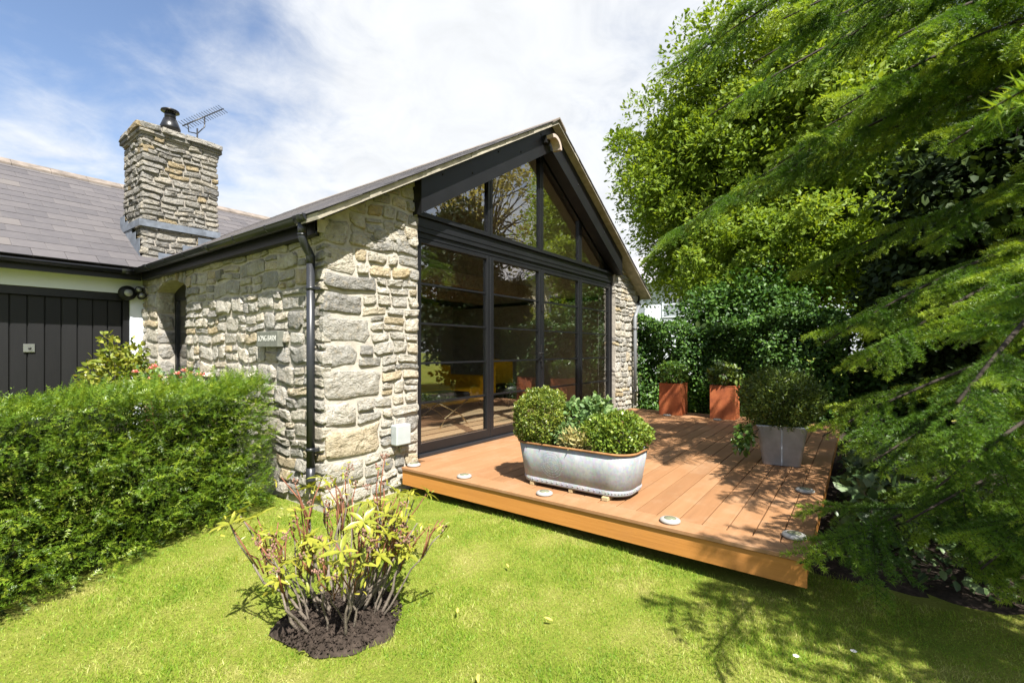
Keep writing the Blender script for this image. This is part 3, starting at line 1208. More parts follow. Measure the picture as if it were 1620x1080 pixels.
for i in range(4):
    x0, x1 = edges[i] + .004, edges[i + 1] - .004
    st, br = .062, .10
    m = MB()
    for (a, b_) in (((x0, YG - .03, DB), (x0 + st, YG + .035, DT)), ((x1 - st, YG - .03, DB), (x1, YG + .035, DT)),
                    ((x0 + st, YG - .03, DB), (x1 - st, YG + .035, DB + br)), ((x0 + st, YG - .03, DT - .05), (x1 - st, YG + .035, DT))):
        m.box(a, b_)
    d = m.build('glazed_door', M['frame'], house, bevel=.003)
    MB().box((x0 + st, YG + .0, DB + br), (x1 - st, YG + .006, DT - .05)).build('pane', M['glass'], d)
    MB().box((x0 + st + .001, YG - .024, DB + br), (x1 - st - .001, YG - .014, DB + br + .006)).build('glazing_bead', M['steel'], d)
    for k in range(4):
        z = DB + br + (DT - .05 - DB - br) * (k + 1) / 5
        MB().box((x0 + st + .0005, YG - .013, z - .010), (x1 - st - .0005, YG + .019, z + .010)).build('glazing_bar', M['frame'], d)
    if i < 3:
        MB().box((x1 + .0005, YG - .022, DB), (x1 + .0075, YG - .006, DT)).build('door_seal', M['steel'] if i == 0 else M['rubber'], d)
    if i == 1:
        h_ = MB()
        h_.box((x1 - .045, YG - .045, 1.18), (x1 - .018, YG - .031, 1.42))
        h_.tube([(x1 - .03, YG - .04, 1.30), (x1 - .03, YG - .085, 1.30), (x1 - .15, YG - .085, 1.30)], .009, 8)
        h_.build('handle', M['rubber'], d)
        for z in (.55, 1.1, 1.9):
            MB().box((x1 - .012, YG - .05, z), (x1 + .012, YG - .031, z + .09)).build('hinge', M['rubber'], d)
gz = lambda x: zu(x) - RD - .012 + .035
gedge = [TX0 + .02, 4.47, 5.63, 6.79, TX1 - .02]
for i in range(4):
    x0, x1 = gedge[i], gedge[i + 1]
    zb_ = T1 + .001
    if i == 0:
        x0 = HRX - (HRX - x0)
    m = MB()
    st = .045
    tops = lambda x: max(zb_ + .03, gz(x))
    # mullion on inner side(s)
    if i > 0:
        m.box((x0 + .003, YG - .03, zb_), (x0 + st, YG + .04, tops(x0 + st)))
    if i < 3:
        m.box((x1 - st, YG - .03, zb_), (x1 - .003, YG + .04, tops(x1 - st)))
    m.box((x0 + (st if i else .0), YG - .03, zb_), (x1 - (st if i < 3 else 0), YG + .04, zb_ + .04))
    g_ = m.build('gable_window', M['frame'], house)
    xs = [x0 + .045 if i else x0, x1 - .045 if i < 3 else x1]
    poly = [(xs[0], YG, zb_ + .04), (xs[1], YG, zb_ + .04)]
    top = [(xs[1], YG, max(zb_ + .045, gz(xs[1])))]
    if xs[0] < HRX < xs[1]:
        top.append((HRX, YG, gz(HRX)))
    top.append((xs[0], YG, max(zb_ + .045, gz(xs[0]))))
    MB().prism(poly + top, (0, .0, 0), (0, .006, 0)).build('pane', M['glass'], g_)
    # sloping head of the frame
    m = MB()
    px = [p for p in ([xs[0]] + ([HRX] if xs[0] < HRX < xs[1] else []) + [xs[1]])]
    for a, b_ in zip(px[:-1], px[1:]):
        if gz(a) < zb_ + .05:
            a = HRX - (RIDGE_Z - .055 - RD - .012 + .035 - zb_ - .05) / SLOPE
        if gz(b_) < zb_ + .05:
            b_ = HRX + (RIDGE_Z - .055 - RD - .012 + .035 - zb_ - .05) / SLOPE
        m.prism([(a, 0, gz(a) + .0), (b_, 0, gz(b_) + .0), (b_, 0, gz(b_) - .05), (a, 0, gz(a) - .05)], (0, YG - .028, 0), (0, YG + .038, 0))
    m.build('frame_head', M['frame'], g_)

# --- fascia, gutter, downpipes
XE = HX0 - .13
GZT = 2.425
m = MB()
m.box((XE + .03, YS - .02, EAVE_Z - .04), (XE + .052, YB - .25, GZT + .01))
m.box((XE + .053, YS + .03, EAVE_Z - .04), (HX0 + .01, YB - .25, EAVE_Z - .02))
m.build('fascia_board', M['black'], house)
m = MB()
m.box((HX0 - .098, YS - .02, EAVE_Z - .02), (HX0 + .2, YS + .0, GZT - .0))
m.build('box_end', M['mortar'], house)


def gutter(p, q, name, par, brackets, outlet=None, rad=.056):
    p, q = Vector(p), Vector(q)
    d = (q - p).normalized()
    out = d.cross(Vector((0, 0, 1)))
    g = MB()
    n = 9
    base = []
    for e in (p, q):
        for r_ in (rad, rad - .004):
            for k in range(n + 1):
                a = math.pi * k / n
                base.append(e + out * (math.cos(a) * r_) - Vector((0, 0, math.sin(a) * r_)))
    g.v = [tuple(v) for v in base]
    w = n + 1
    for k in range(n):
        g.f.append((k, k + 1, 2 * w + k + 1, 2 * w + k)); g.sm.append(True)
        g.f.append((w + k, 3 * w + k, 3 * w + k + 1, w + k + 1)); g.sm.append(True)
        g.f.append((k, w + k, w + k + 1, k + 1)); g.sm.append(False)
        g.f.append((2 * w + k, 2 * w + k + 1, 3 * w + k + 1, 3 * w + k)); g.sm.append(False)
    for k in (0, n):
        g.f.append((k, 2 * w + k, 3 * w + k, w + k)); g.sm.append(False)
    go = g.build(name, M['pvc'], par, recalc=False)
    L_ = (q - p).length
    for kind, pos in brackets:
        b_ = MB()
        hw, rr_ = (.012, rad + .004) if kind == 'bracket' else (.055, rad + .006)
        pts = []
        for e in (pos - hw, pos + hw):
            c = p + d * e
            for r_ in (rr_, rad + .0005):
                for k in range(n + 1):
                    a = math.pi * k / n
                    pts.append(tuple(c + out * (math.cos(a) * r_) - Vector((0, 0, math.sin(a) * r_ - .003))))
        b_.v = pts
        for k in range(n):
            b_.f.append((k, k + 1, 2 * w + k + 1, 2 * w + k)); b_.f.append((k, w + k, w + k + 1, k + 1)); b_.f.append((2 * w + k, 2 * w + k + 1, 3 * w + k + 1, 3 * w + k))
            b_.sm += [True, False, False]
        b_.build('gutter_bracket' if kind == 'bracket' else 'gutter_union', M['pvc'], go)
    return go


GX = XE - .035
gut = gutter((GX, YS - .05, GZT), (GX, YB - .30, GZT), 'gutter', house,
             [('union', .10), ('bracket', .62), ('bracket', 1.25), ('union', 1.9), ('bracket', 2.5), ('bracket', 3.1), ('union', 3.75)])
m = MB()
m.prism([(GX + .06 * math.cos(math.pi * k / 10), YS - .05, GZT + .004 - .06 * math.sin(math.pi * k / 10)) for k in range(11)], (0, -.006, 0), (0, .002, 0))
m.build('stop_end', M['pvc'], gut)
DPX, DPY = 2.125, 3.665
m = MB()
m.tube([(GX, DPY - .03, GZT - .045), (GX, DPY - .03, GZT - .14)], .036, 16)
m.tube([(GX, DPY - .03, GZT - .10), (GX, DPY - .03, GZT - .17), (GX + .02, DPY - .025, GZT - .21), (DPX - .015, DPY, GZT - .27), (DPX, DPY, GZT - .30), (DPX, DPY, GZT - .36)], [.034, .034, .034, .034, .036, .036], 16)
m.tube([(DPX, DPY, GZT - .34), (DPX, DPY, .33)], .0335, 18)
m.tube([(GX, DPY - .03, GZT - .135), (GX, DPY - .03, GZT - .15)], .0385, 16)
m.tube([(DPX, DPY, .37), (DPX, DPY, .30), (DPX - .02, DPY - .04, .25)], .037, 14)
dp = m.build('downpipe', M['pvc'], house)
for z in (1.86, .52):
    MB().tube([(DPX, DPY, z - .014), (DPX, DPY, z + .014)], .0375, 16).box((DPX + .0, DPY - .062, z - .012), (HX0 + .0, DPY - .034, z + .012)).build('pipe_clip', M['pvc'], dp)
m = MB()
RX, RY = 8.70, 3.49
m.tube([(HX1 + .16, YS + .05, 2.43), (HX1 + .16, YS + .05, 2.33), (HX1 + .10, YS - .02, 2.25), (RX + .06, RY, 2.05), (RX, RY, 1.99), (RX, RY, .27)], .034, 14)
dp2 = m.build('downpipe', plain('grey_plastic', (.16, .17, .18), .4, .5), house)
for z in (1.75, .55):
    MB().tube([(RX, RY, z - .014), (RX, RY, z + .014)], .0385, 14).box((RX - .02, RY + .03, z - .012), (RX + .02, YS, z + .012)).build('pipe_clip', M['pvc'], dp2)
gutter((HX1 + .17, 8.0, GZT + .02), (HX1 + .17, YS - .04, GZT + .02), 'gutter', house, [('union', 4.35)])
MB().box((HX1 + .06, YS - .03, 2.30), (HX1 + .10, 8, 2.46)).build('fascia_board', M['black'], house)

# ------------------------------------------------------------------ garage block
gar = empty('garage', (1.0, 9.5, 0), 'white rendered garage block with black boarded door and grey slate roof at left', 'garage')
GDX1, GDZ = 2.04, 2.12
GX0 = -3.0
m = MB()
m.box((GDX1, YB, -.1), (HX0 + .3, YB + .22, 2.36))
m.box((GX0, YB, GDZ), (GDX1, YB + .22, 2.36))
m.box((GX0 - 1.0, YB, -.1), (-1.4, YB + .22, GDZ))
m.box((GX0 - 1.0, YB + .22, -.1), (GX0 - .78, 13.3, 2.36))
m.build('front_wall', M['render'], gar)
m = MB()
m.box((-1.4, YB + .03, -.05), (-1.33, YB + .12, GDZ)); m.box((GDX1 - .07, YB + .03, -.05), (GDX1, YB + .12, GDZ)); m.box((-1.33, YB + .03, GDZ - .10), (GDX1 - .07, YB + .12, GDZ))
m.build('door_frame', M['black'], gar)
door = MB().box((-1.33, YB + .10, 0), (GDX1 - .07, YB + .115, GDZ - .10)).build('garage_door', M['rubber'], gar)
x = GDX1 - .075
pm = MB().box((-.0700, -.013, .02), (.0700, .006, GDZ - .105))
pme = pm.mesh('plank')
bmx = bmesh.new(); bmx.from_mesh(pme); bmesh.ops.bevel(bmx, geom=bmx.edges[:], offset=.004, segments=1, affect='EDGES'); bmx.to_mesh(pme); bmx.free()
pme.materials.append(M['garage_door'])
k = 0
while x > -1.28:
    o = obj('plank', pme, door)
    o.location = (x - .072, YB + .092 + (.0 if k % 2 else .003), 0)
    x -= .152
    k += 1
hm = MB()
hm.box((1.02, YB + .062, 1.32), (1.12, YB + .078, 1.42))
ho = hm.build('door_lock', M['steel'], door, bevel=.003)
MB().lathe([(.014, 0), (.014, .02), (0, .022)], 12, M=Matrix.Translation((1.075, YB + .062, 1.365)) @ Matrix.Rotation(R(90), 4, 'X')).build('knob', M['rubber'], door)

GS = .625
GYE, GZE = 7.80, 2.45
GYR = 10.75
gang = math.atan(GS)


def groof(y):
    return GZE + GS * (y - GYE) if y < GYR else GZE + GS * (2 * GYR - GYE - y)


m = MB()
GRX0, GRX1 = -4.2, 13.5
m.prism([(GRX0, GYE + .02, groof(GYE) - .02), (GRX0, GYR, groof(GYR) - .02), (GRX0, 2 * GYR - GYE, GZE - .02), (GRX0, 2 * GYR - GYE, GZE - .08), (GRX0, GYR, groof(GYR) - .09), (GRX0, GYE + .02, GZE - .08)], (0, 0, 0), (GRX1 - GRX0, 0, 0))
groof_o = m.build('roof', M['wood_dark'], gar)
guy = Vector((0, math.cos(gang), math.sin(gang)))
CH = (2.2, 3.13, 8.12, 8.93)
row = 0
gcount = 0
s_ = -.04
while True:
    P0 = Vector((0, GYE, GZE + .014)) + guy * s_
    if P0.y > GYR - .12: break
    vx = 2.05 + (P0.y - GYE) * GS / SLOPE + .35        # stop past the valley
    c = -2
    x = .15 if row % 2 else 0.0
    x += -1.8 + 0.0
    while x < min(vx, 5.2):
        vis = x > -.35 + (P0.y - 7.8) * -.0
        if CH[0] + .1 < x < CH[1] - .1 and CH[2] - .1 < P0.y + .1 < CH[3] - .2:
            x += .30
            continue
        if x > -.6:
            place_slate(groof_o, Vector((x, P0.y, P0.z)), Vector((1, 0, 0)), guy, rem=(GYR - P0.y) / math.cos(gang))
            gcount += 1
        x += .30
    row += 1
    s_ += .215
mm = MB()
row = 0
s_ = -.04
while True:
    P0 = Vector((0, GYE, GZE + .014)) + guy * s_
    if P0.y > GYR - .12: break
    P = Vector((-4.2, P0.y, P0.z))
    nn = Vector((0, -math.sin(gang), math.cos(gang)))
    u2 = guy - nn * .018
    l_ = min(.45, (GYR - P0.y) / math.cos(gang))
    mm.prism([P, P + u2 * l_, P + u2 * l_ + nn * .008, P + nn * .008], (0, 0, 0), (3.3, 0, 0))
    s_ += .215
tag(mm.build('slate_field', M['slate'], groof_o), kind='stuff')
x = -4.2
while x < 8:
    t_ = MB()
    for sg in (-1, 1):
        t_.prism([(x, GYR, groof(GYR) + .06), (x, GYR + sg * .17, groof(GYR) + .06 - .17 * GS), (x, GYR + sg * .17, groof(GYR) + .03 - .17 * GS), (x, GYR, groof(GYR) + .03)], (0, 0, 0), (.445, 0, 0))
    t_.build('ridge_tile', M['slatecap'], groof_o)
    x += .45
m = MB()
m.box((GX0 - 1.2, GYE + .03, 2.285), (XE + .028, GYE + .055, 2.42))
m.box((GX0 - 1.2, GYE + .056, 2.33), (XE + .028, YB - .001, 2.35))
m.build('fascia_board', M['black'], gar)
gg = gutter((GX0 - 1.2, GYE - .03, 2.405), (GX + .02, GYE - .03, 2.405), 'gutter', gar, [('bracket', 2.6 + .75 * k) for k in range(4)] + [('union', 4.0), ('union', 6.12)])

# chimney
chim = MB().box((CH[0], CH[2], 2.2), (CH[1], CH[3], 4.40)).build('chimney', M['mortar_grey'], gar)
rc = random.Random(31)
CT = 4.42
fr = courses(CH[0] - .03, CH[1] + .03, 2.55, CT, rc, (.06, .125), (.12, .32))
greyr = lambda r_: r_.choice([.02, .08, .15, .22, .5, .6, .66, .66, .75, .9])
lay(chim, fr, Vector((0, CH[2], 0)), Vector((1, 0, 0)), V_, Vector((0, -1, 0)), (.012, .034), M['stone_grey'], wobble(5, .014), seed=5, base=-.05, gap=.010, stuff_below=.008, rndf=greyr)
lf = courses(-CH[3] - .03, -CH[2] + .03, 2.5, CT, rc, (.06, .12), (.10, .26))
lay(chim, lf, Vector((CH[0], 0, 0)), Vector((0, -1, 0)), V_, Vector((-1, 0, 0)), (.012, .034), M['stone_grey'], wobble(6, .014), seed=6, base=-.05, gap=.010, stuff_below=.012, rndf=greyr)
for side_, (o_, u_, n_, a, b_) in {'f': (Vector((0, CH[2] - .05, 0)), Vector((1, 0, 0)), Vector((0, -1, 0)), CH[0] - .07, CH[1] + .07), 'l': (Vector((CH[0] - .05, 0, 0)), Vector((0, -1, 0)), Vector((-1, 0, 0)), -CH[3] - .07, -CH[2] + .07)}.items():
    for lev, (c, d, pr) in enumerate(((CT, CT + .055, -.015), (CT + .05, CT + .14, .006))):
        u = a
        while u < b_ - .02:
            w = rc.uniform(.25, .42)
            if b_ - (u + w) < .2: w = b_ - u
            make_stone(chim, M['stone_grey'], u + .004, u + w - .004, c, d, o_, u_, V_, n_, pr + rc.uniform(.012, .026), int(u * 977) + lev, wobble(9, .008), None, -.16, rnd=greyr(rc))
            u += w
MB().box((CH[0] - .03, CH[2] - .03, 4.40), (CH[1] + .03, CH[3] + .03, CT + .125)).build('capping', M['mortar_grey'], chim)
# lead flashing: a tray band and soakers stepped down the sides
m = MB()
m.box((CH[0] - .058, CH[2] - .058, 3.09), (CH[1] + .04, CH[2] - .05, 3.185))
m.box((CH[0] - .066, CH[2] - .058, 3.09), (CH[0] - .058, CH[3], 3.185))
m.build('lead_tray', M['lead'], chim)
m = MB()
for k in range(5):
    y0 = CH[2] - .02 + k * .17
    zb0 = groof(y0) - .02
    m.box((CH[0] - .055 - .002 * (k % 2), y0, zb0 - .04), (CH[0] - .047 - .002 * (k % 2), y0 + .20, zb0 + .30))
m.box((CH[0] - .10, CH[2] - .05, groof(CH[2]) - .1), (CH[0] - .057, CH[3], groof(CH[2]) + .0)) if False else None
m.build('stepped_flashing', M['lead'], chim)
m = MB()
for (x0, x1, z0, z1) in ((CH[0] + .16, CH[0] + .46, 2.5, 2.74), (CH[0] + .46, CH[0] + .66, 2.5, 2.90), (CH[0] + .66, CH[1] + .03, 2.5, 3.05)):
    m.box((x0, CH[2] - .056, z0), (x1, CH[2] - .046, z1))
m.build('apron_flashing', M['lead'], chim)

# flue cowl
fl_ = MB()
fc = ((CH[0] + CH[1]) / 2 - .02, (CH[2] + CH[3]) / 2, CT + .10)
fl_.lathe([(.082, 0), (.082, .20), (.132, .205), (.136, .235), (.086, .375), (.082, .375)], 24, fc)
fl_.lathe([(.074, .375), (.074, .465)], 20, fc)
fl_.lathe([(.02, .49), (.122, .485), (.118, .505), (.03, .53), (0, .53)], 24, fc)
for k in range(4):
    a = R(45 + 90 * k)
    fl_.tube([(fc[0] + .072 * math.cos(a), fc[1] + .072 * math.sin(a), fc[2] + .45), (fc[0] + .072 * math.cos(a), fc[1] + .072 * math.sin(a), fc[2] + .495)], .008, 5)
tag(fl_.build('flue_cowl', M['frame']), 'black metal flue cowl standing on top of the stone chimney', 'flue')
# aerial
ac = Vector((3.6, 10.3, 0))
b0 = empty('tv_aerial', (4.47, 12.30, 3.3), 'thin many toothed television aerial beyond the stone chimney', 'aerial')
A0, A1 = Vector((4.06, 12.32, 6.42)), Vector((4.96, 12.45, 7.22))
MB().tube([A0, A1], .014, 6).build('boom', M['pvc'], b0)
q0, q1 = A0.lerp(A1, .12), A0.lerp(A1, .52)
mt = Vector((4.36, 12.34, 6.36))
MB().tube([(4.36, 12.34, 3.3), mt + Vector((0, 0, .12))], .018, 8).tube([q0, q0 + Vector((.02, 0, -.18)), mt, q1 + Vector((.0, 0, -.24)), q1], .014, 6).build('mast', M['pvc'], b0)
m = MB()
dv = (A1 - A0).normalized()
sdv = Vector((.35, .8, 0)).cross(dv).normalized()
sdv = (Vector((-.45, .35, .45)) - dv * Vector((-.45, .35, .45)).dot(dv)).normalized()
for k in range(17):
    p = A0.lerp(A1, .02 + k * .06)
    m.tube([p - sdv * .13, p + sdv * .13], .0065, 4)
m.build('element', M['pvc'], b0)

# ------------------------------------------------------------------ wall fittings
pl = empty('name_plaque', (HX0 - .06, 4.41, 1.45), 'small dark stone name plaque fixed to the side wall left of the downpipe', 'sign')
MB().box((HX0 - .075, 4.21, 1.375), (HX0 + .0, 4.61, 1.52)).build('plate', M['plaque'], pl, bevel=.004)
tcu = bpy.data.curves.new('lettering', 'FONT')
tcu.body = 'LONG BARN'
tcu.size = .074
tcu.align_x = 'CENTER'
tcu.align_y = 'CENTER'
tcu.extrude = .001
tcu.materials.append(M['letter'])
to_c = bpy.data.objects.new('lettering', tcu)
COL.objects.link(to_c)
bpy.context.view_layer.update()
to_me = bpy.data.meshes.new_from_object(to_c)
bpy.data.objects.remove(to_c)
to = bpy.data.objects.new('lettering', to_me)
COL.objects.link(to)
adopt(to, pl)
to.matrix_basis = Matrix(((0, 0, -1, HX0 - .0765), (-1, 0, 0, 4.41), (0, 1, 0, 1.452), (0, 0, 0, 1))) @ Matrix.Scale(.80, 4, (1, 0, 0))

mb_ = empty('meter_box', (2.95, YS, .54), 'pale grey plastic service box on the stone pier beside the doors', 'box')
poly = [(2.865, 0, .44), (3.04, 0, .46), (3.04, 0, .625), (2.865, 0, .625)]
MB().box((2.865, YS - .115, .445), (3.04, YS - .02, .64)).build('cover', M['meter'], mb_, bevel=.012)
MB().box((2.875, YS - .02, .455), (3.03, YS + .02, .63)).build('back_plate', M['meter'], mb_)

al = empty('gable_lamp', (5.45, 3.42, 4.12), 'curved beige lamp arm under the peak of the gable', 'lamp')
m = MB()
oc = (5.44, 4.10)
arc = [(oc[0] + .165 * math.cos(R(118 - 118 * k / 10)), oc[1] + .165 * math.sin(R(118 - 118 * k / 10))) for k in range(11)]
arc += [(oc[0] + .120 * math.cos(R(118 * k / 10)), oc[1] + .120 * math.sin(R(118 * k / 10))) for k in range(11)]
m.prism([(x, 0, z) for x, z in arc], (0, 3.30, 0), (0, 3.42, 0))
m.build('arm', M['beige'], al)
MB().box((5.36, 3.40, 4.16), (5.46, 3.454, 4.26)).build('mount', M['rubber'], al)

sl_ = empty('security_light', (2.0, YB, 2.2), 'black security lamp with twin spots in the corner under the garage eaves', 'lamp')
M_y = Matrix.Rotation(R(90), 4, 'X')
MB().lathe([(.02, -.0), (.085, .02), (.10, .06), (.098, .10), (.075, .12), (0, .125)], 20, M=Matrix.Translation((1.99, YB, 2.12)) @ M_y).build('round_lamp', M['rubber'], sl_)
MB().lathe([(.05, .126), (.045, .14), (0, .15)], 16, M=Matrix.Translation((1.99, YB, 2.12)) @ M_y).build('lens', M['glassy'], sl_)
for (xx, zz_, yy) in ((2.10, 2.15, -.10), (2.13, 2.07, -.12)):
    MB().lathe([(.02, 0), (.042, .03), (.045, .10), (.036, .102)], 14, M=Matrix.Translation((xx, YB + yy + .04, zz_)) @ Matrix.Rotation(R(75), 4, 'X')).build('spot_lamp', M['rubber'], sl_)
    MB().lathe([(.036, .103), (0, .106)], 14, M=Matrix.Translation((xx, YB + yy + .04, zz_)) @ Matrix.Rotation(R(75), 4, 'X')).build('spot_lens', M['glassy'], sl_)
MB().box((2.06, YB - .1, 2.10), (2.15, YB, 2.18)).build('bracket', M['rubber'], sl_)

# ------------------------------------------------------------------ deck
deck = empty('deck', (5.5, 1.8, 0), 'orange brown timber deck in front of the glass doors', 'deck')
FW = .172


def board(p, q, name='board', mat=None, par=deck, bev=.003):
    return MB().box(p, q).build(name, mat or M['deck'], par, bevel=bev)


# mitred front and right boards
m = MB().prism([(DX0, DY0, DZ - .026), (DX0, DY1, DZ - .026), (DX0 + FW, DY1, DZ - .026), (DX0 + FW, DY0 + FW - .02, DZ - .026)], (0, 0, 0), (0, 0, .026))
m.build('board', M['deck'], deck, bevel=.003)
bw, pitch = .1385, .1455
yy = DY0
m = MB().prism([(DX0 + .003, DY0, DZ - .026), (DX0 + FW + .003, DY0 + bw + .008, DZ - .026), (DX1, DY0 + bw + .008, DZ - .026), (DX1, DY0, DZ - .026)], (0, 0, 0), (0, 0, .026))
m.build('board', M['deck'], deck, bevel=.003)
yy = DY0 + bw + .0135
while yy < YG - .08:
    y1 = min(yy + bw, YG - .076)
    if yy + .05 < DY1:
        xa = DX0 + FW + .004
        y1b = y1 if y1 < DY1 else DY1
        if y1 > DY1 - .02:
            y1b = DY1
        b_ = board((xa, yy, DZ - .026), (DX1, y1b, DZ + random.uniform(-.0008, .0008)))
        if y1 > DY1 - .02:
            yy = DY1 + .004
            board((PL1 + .02, yy, DZ - .026), (PR0 - .02, YG - .077, DZ))
            break
    yy += pitch
MB().box((DX0 + .012, DY0 + .004, DZ - .165), (DX0 + .034, DY1 - .0, DZ - .030)).build('fascia', M['fascia'], deck, bevel=.002)
MB().box((DX0 + .036, DY0 + .012, DZ - .165), (DX1 - .01, DY0 + .034, DZ - .030)).build('fascia', M['fascia'], deck, bevel=.002)
MB().box((DX0 + .036, DY1 - .03, DZ - .165), (PL1 + .1, DY1 - .008, DZ - .030)).build('fascia', M['fascia'], deck)
for k in range(12):
    x = DX0 + .3 + k * .46
    MB().box((x, DY0 + .04, DZ - .15), (x + .045, DY1 - .04, DZ - .028)).build('joist', M['wood_dark'], deck)
for x in (DX0 + .75, 4.6, 6.5, 8.3):
    for y in (DY0 + .12, 1.9, DY1 - .15):
        MB().box((x, y, -.05), (x + .09, y + .09, DZ - .152)).build('post', M['wood_dark'], deck)

# solar lights
lab = ['round solar light on the deck corner against the stone pier', 'round solar light on the front board left of the galvanised trough', 'round solar light on the front board below the galvanised trough',
       'largest looking round solar light on the front board right of the trough', 'round solar light on the right edge board nearest the front corner', 'round solar light on the right edge board in front of the square zinc pot',
       'small round solar light at the foot of the left rust coloured planter', 'small round solar light at the foot of the right rust coloured planter']
spots = [(3.03, 3.42), (3.02, 2.76), (3.03, 1.94), (3.03, .98), (3.22, .31), (4.30, .34), (7.88, 2.60), (7.86, 1.80)]
sol0 = None
for (x, y), lb in zip(spots, lab):
    if sol0 is None:
        so = empty('solar_light', (x, y, DZ + .001), lb, 'solar light', 'solar lights set round the deck')
        MB().lathe([(.060, 0), (.066, .008), (.062, .018), (.048, .024), (.040, .0245)], 28).build('rim', M['disc'], so, local=True)
        MB().lathe([(.0395, .012), (.038, .026), (.02, .029), (0, .030)], 20).build('lens', M['disc_lens'], so, local=True)
        sol0 = so
    else:
        so = sol0.copy(); COL.objects.link(so); so.location = (x, y, DZ + .001); so['label'] = lb
        for ch in list(sol0.children):
            c = ch.copy(); COL.objects.link(c); c.parent = so
        so.rotation_euler.z = random.uniform(0, 3)


# ------------------------------------------------------------------ planters
def stadium(L_, W_, n=10):
    """closed outline, long axis Y"""
    r_ = min(W_ * .5, .15)
    pts = []
    for sx_, sy_, a0 in ((1, 1, 0), (-1, 1, 90), (-1, -1, 180), (1, -1, 270)):
        for k in range(n + 1):
            a = R(a0 + 90 * k / n)
            pts.append((sx_ * (W_ / 2 - r_) + r_ * math.cos(a), sy_ * (L_ / 2 - r_) + r_ * math.sin(a)))
    return pts


def loft(rings, mat, name, par, sm=True, cap0=True, cap1=False):
    m_ = MB()
    n = len(rings[0])
    for rg in rings:
        m_.v += [tuple(p) for p in rg]
    for i in range(len(rings) - 1):
        for k in range(n):
            k2 = (k + 1) % n
            m_.f.append((i * n + k, i * n + k2, (i + 1) * n + k2, (i + 1) * n + k)); m_.sm.append(sm)
    if cap0: m_.f.append(tuple(range(n))); m_.sm.append(False)
    if cap1: m_.f.append(tuple((len(rings) - 1) * n + k for k in range(n))); m_.sm.append(False)
    return m_.build(name, mat, par)


TC = (3.39, 1.82)
TZ = DZ + .03
tub = empty('trough_planter', (TC[0], TC[1], TZ), 'long galvanised metal trough with rounded ends and rusty rim near the deck front', 'planter')


def tring(L_, W_, z):
    return [(TC[0] + x, TC[1] + y, z) for x, y in stadium(L_, W_)]


H_ = .315
loft([tring(.925, .415, TZ), tring(.935, .425, TZ + .002), tring(.982, .452, TZ + .16), tring(1.03, .48, TZ + H_), tring(1.02, .47, TZ + H_), tring(.97, .44, TZ + .18)], M['zinc'], 'body', tub, cap1=False)
m = MB()
rim = tring(1.035, .485, TZ + H_ + .004)
m.tube(rim + [rim[0]], .0085, 6, caps=False)
m.build('rim', M['rust'], tub)
loft([tring(.940, .429, TZ + .010), tring(.951, .435, TZ + .044), tring(.948, .432, TZ + .045)], M['zinc'], 'base_band', tub, cap0=False)
m = MB()
for zz_, ll, ww in ((TZ + .028, .945, .431),):
    ring = tring(ll, ww, zz_)
    for a, b_ in zip(ring, ring[1:] + ring[:1]):
        a, b_ = Vector(a), Vector(b_)
        nseg = max(1, int((b_ - a).length / .045))
        for k in range(nseg):
            p = a.lerp(b_, k / nseg)
            m.lathe([(.0065, -.004), (.005, .003), (0, .0055)], 6, M=Matrix.Translation(p) @ Matrix.Rotation(R(-90), 4, 'Y'))
tag(m.build('rivets', M['zinc'], tub), kind='stuff')
m = MB()
for ring_r in (.02, .04, .06, .08, .10):
    nn_ = max(5, int(ring_r * 6.28 / .014))
    for k in range(nn_):
        a = 6.283 * k / nn_
        dy, dz = ring_r * math.cos(a), ring_r * math.sin(a)
        f_ = (.17 + dz) / H_
        xf = TC[0] - (.2125 + (.24 - .2125) * f_) - .0005
        m.lathe([(.0030, -.002), (.0022, .0004), (0, .0010)], 5, M=Matrix.Translation((xf, TC[1] + .14 + dy, TZ + .17 + dz)) @ Matrix.Rotation(R(-90), 4, 'Y'))
tag(m.build('stamped_dots', M['zinc'], tub), kind='stuff')
loft([tring(.99, .455, TZ + H_ - .045)], M['soil'], 'soil', tub)
ch_l = ['pale wooden wedge under the right end of the galvanised trough', 'wooden block under the middle of the galvanised trough', 'wooden block under the left end of the galvanised trough']
for k, (y, w) in enumerate(((1.50, .05), (1.80, .035), (2.16, .04))):
    xx = 3.175 if k == 0 else 3.20
    tag(MB().box((xx - .02, y - w / 2, DZ + .001), (xx + .12, y + w / 2, TZ - .001)).build('wooden_block', M['chock'], bevel=.003), ch_l[k], 'wooden block', 'blocks under the trough')


# --- foliage builders
def fol_blob(c, rad, n, tmpl, size, seed, up=.25, lo=.55, bump_a=.18, freq=4.0, flat_bottom=None, droop=0.0, wide=1.0, out=.7):
    r_ = np.random.default_rng(seed)
    u = norm(r_.normal(size=(n, 3)))
    if flat_bottom is not None:
        bad = u[:, 2] < flat_bottom
        u[bad, 2] = flat_bottom + .25 * r_.random(bad.sum())
        u = norm(u)
    ph = r_.uniform(0, 6.28, (6, 1))
    kk = r_.normal(size=(6, 3)) * freq
    b_ = np.sin(kk @ u.T + ph).mean(0) * 1.6
    rr_ = (lo + (1 - lo) * r_.random(n) ** .5) * (1 + bump_a * b_)
    pos = np.asarray(c) + u * rr_[:, None] * np.asarray(rad)
    d = norm(u * out + r_.normal(size=(n, 3)) * .7 + np.array([0, 0, up - droop]))
    nrm = norm(u * .6 + r_.normal(size=(n, 3)) * .5 + np.array([0, 0, .5]))
    sc = size * r_.uniform(.65, 1.25, n)
    return scatter(tmpl[0], tmpl[1], pos, frames(d, nrm), np.stack([sc, sc * wide, sc], 1), r_.random(n))


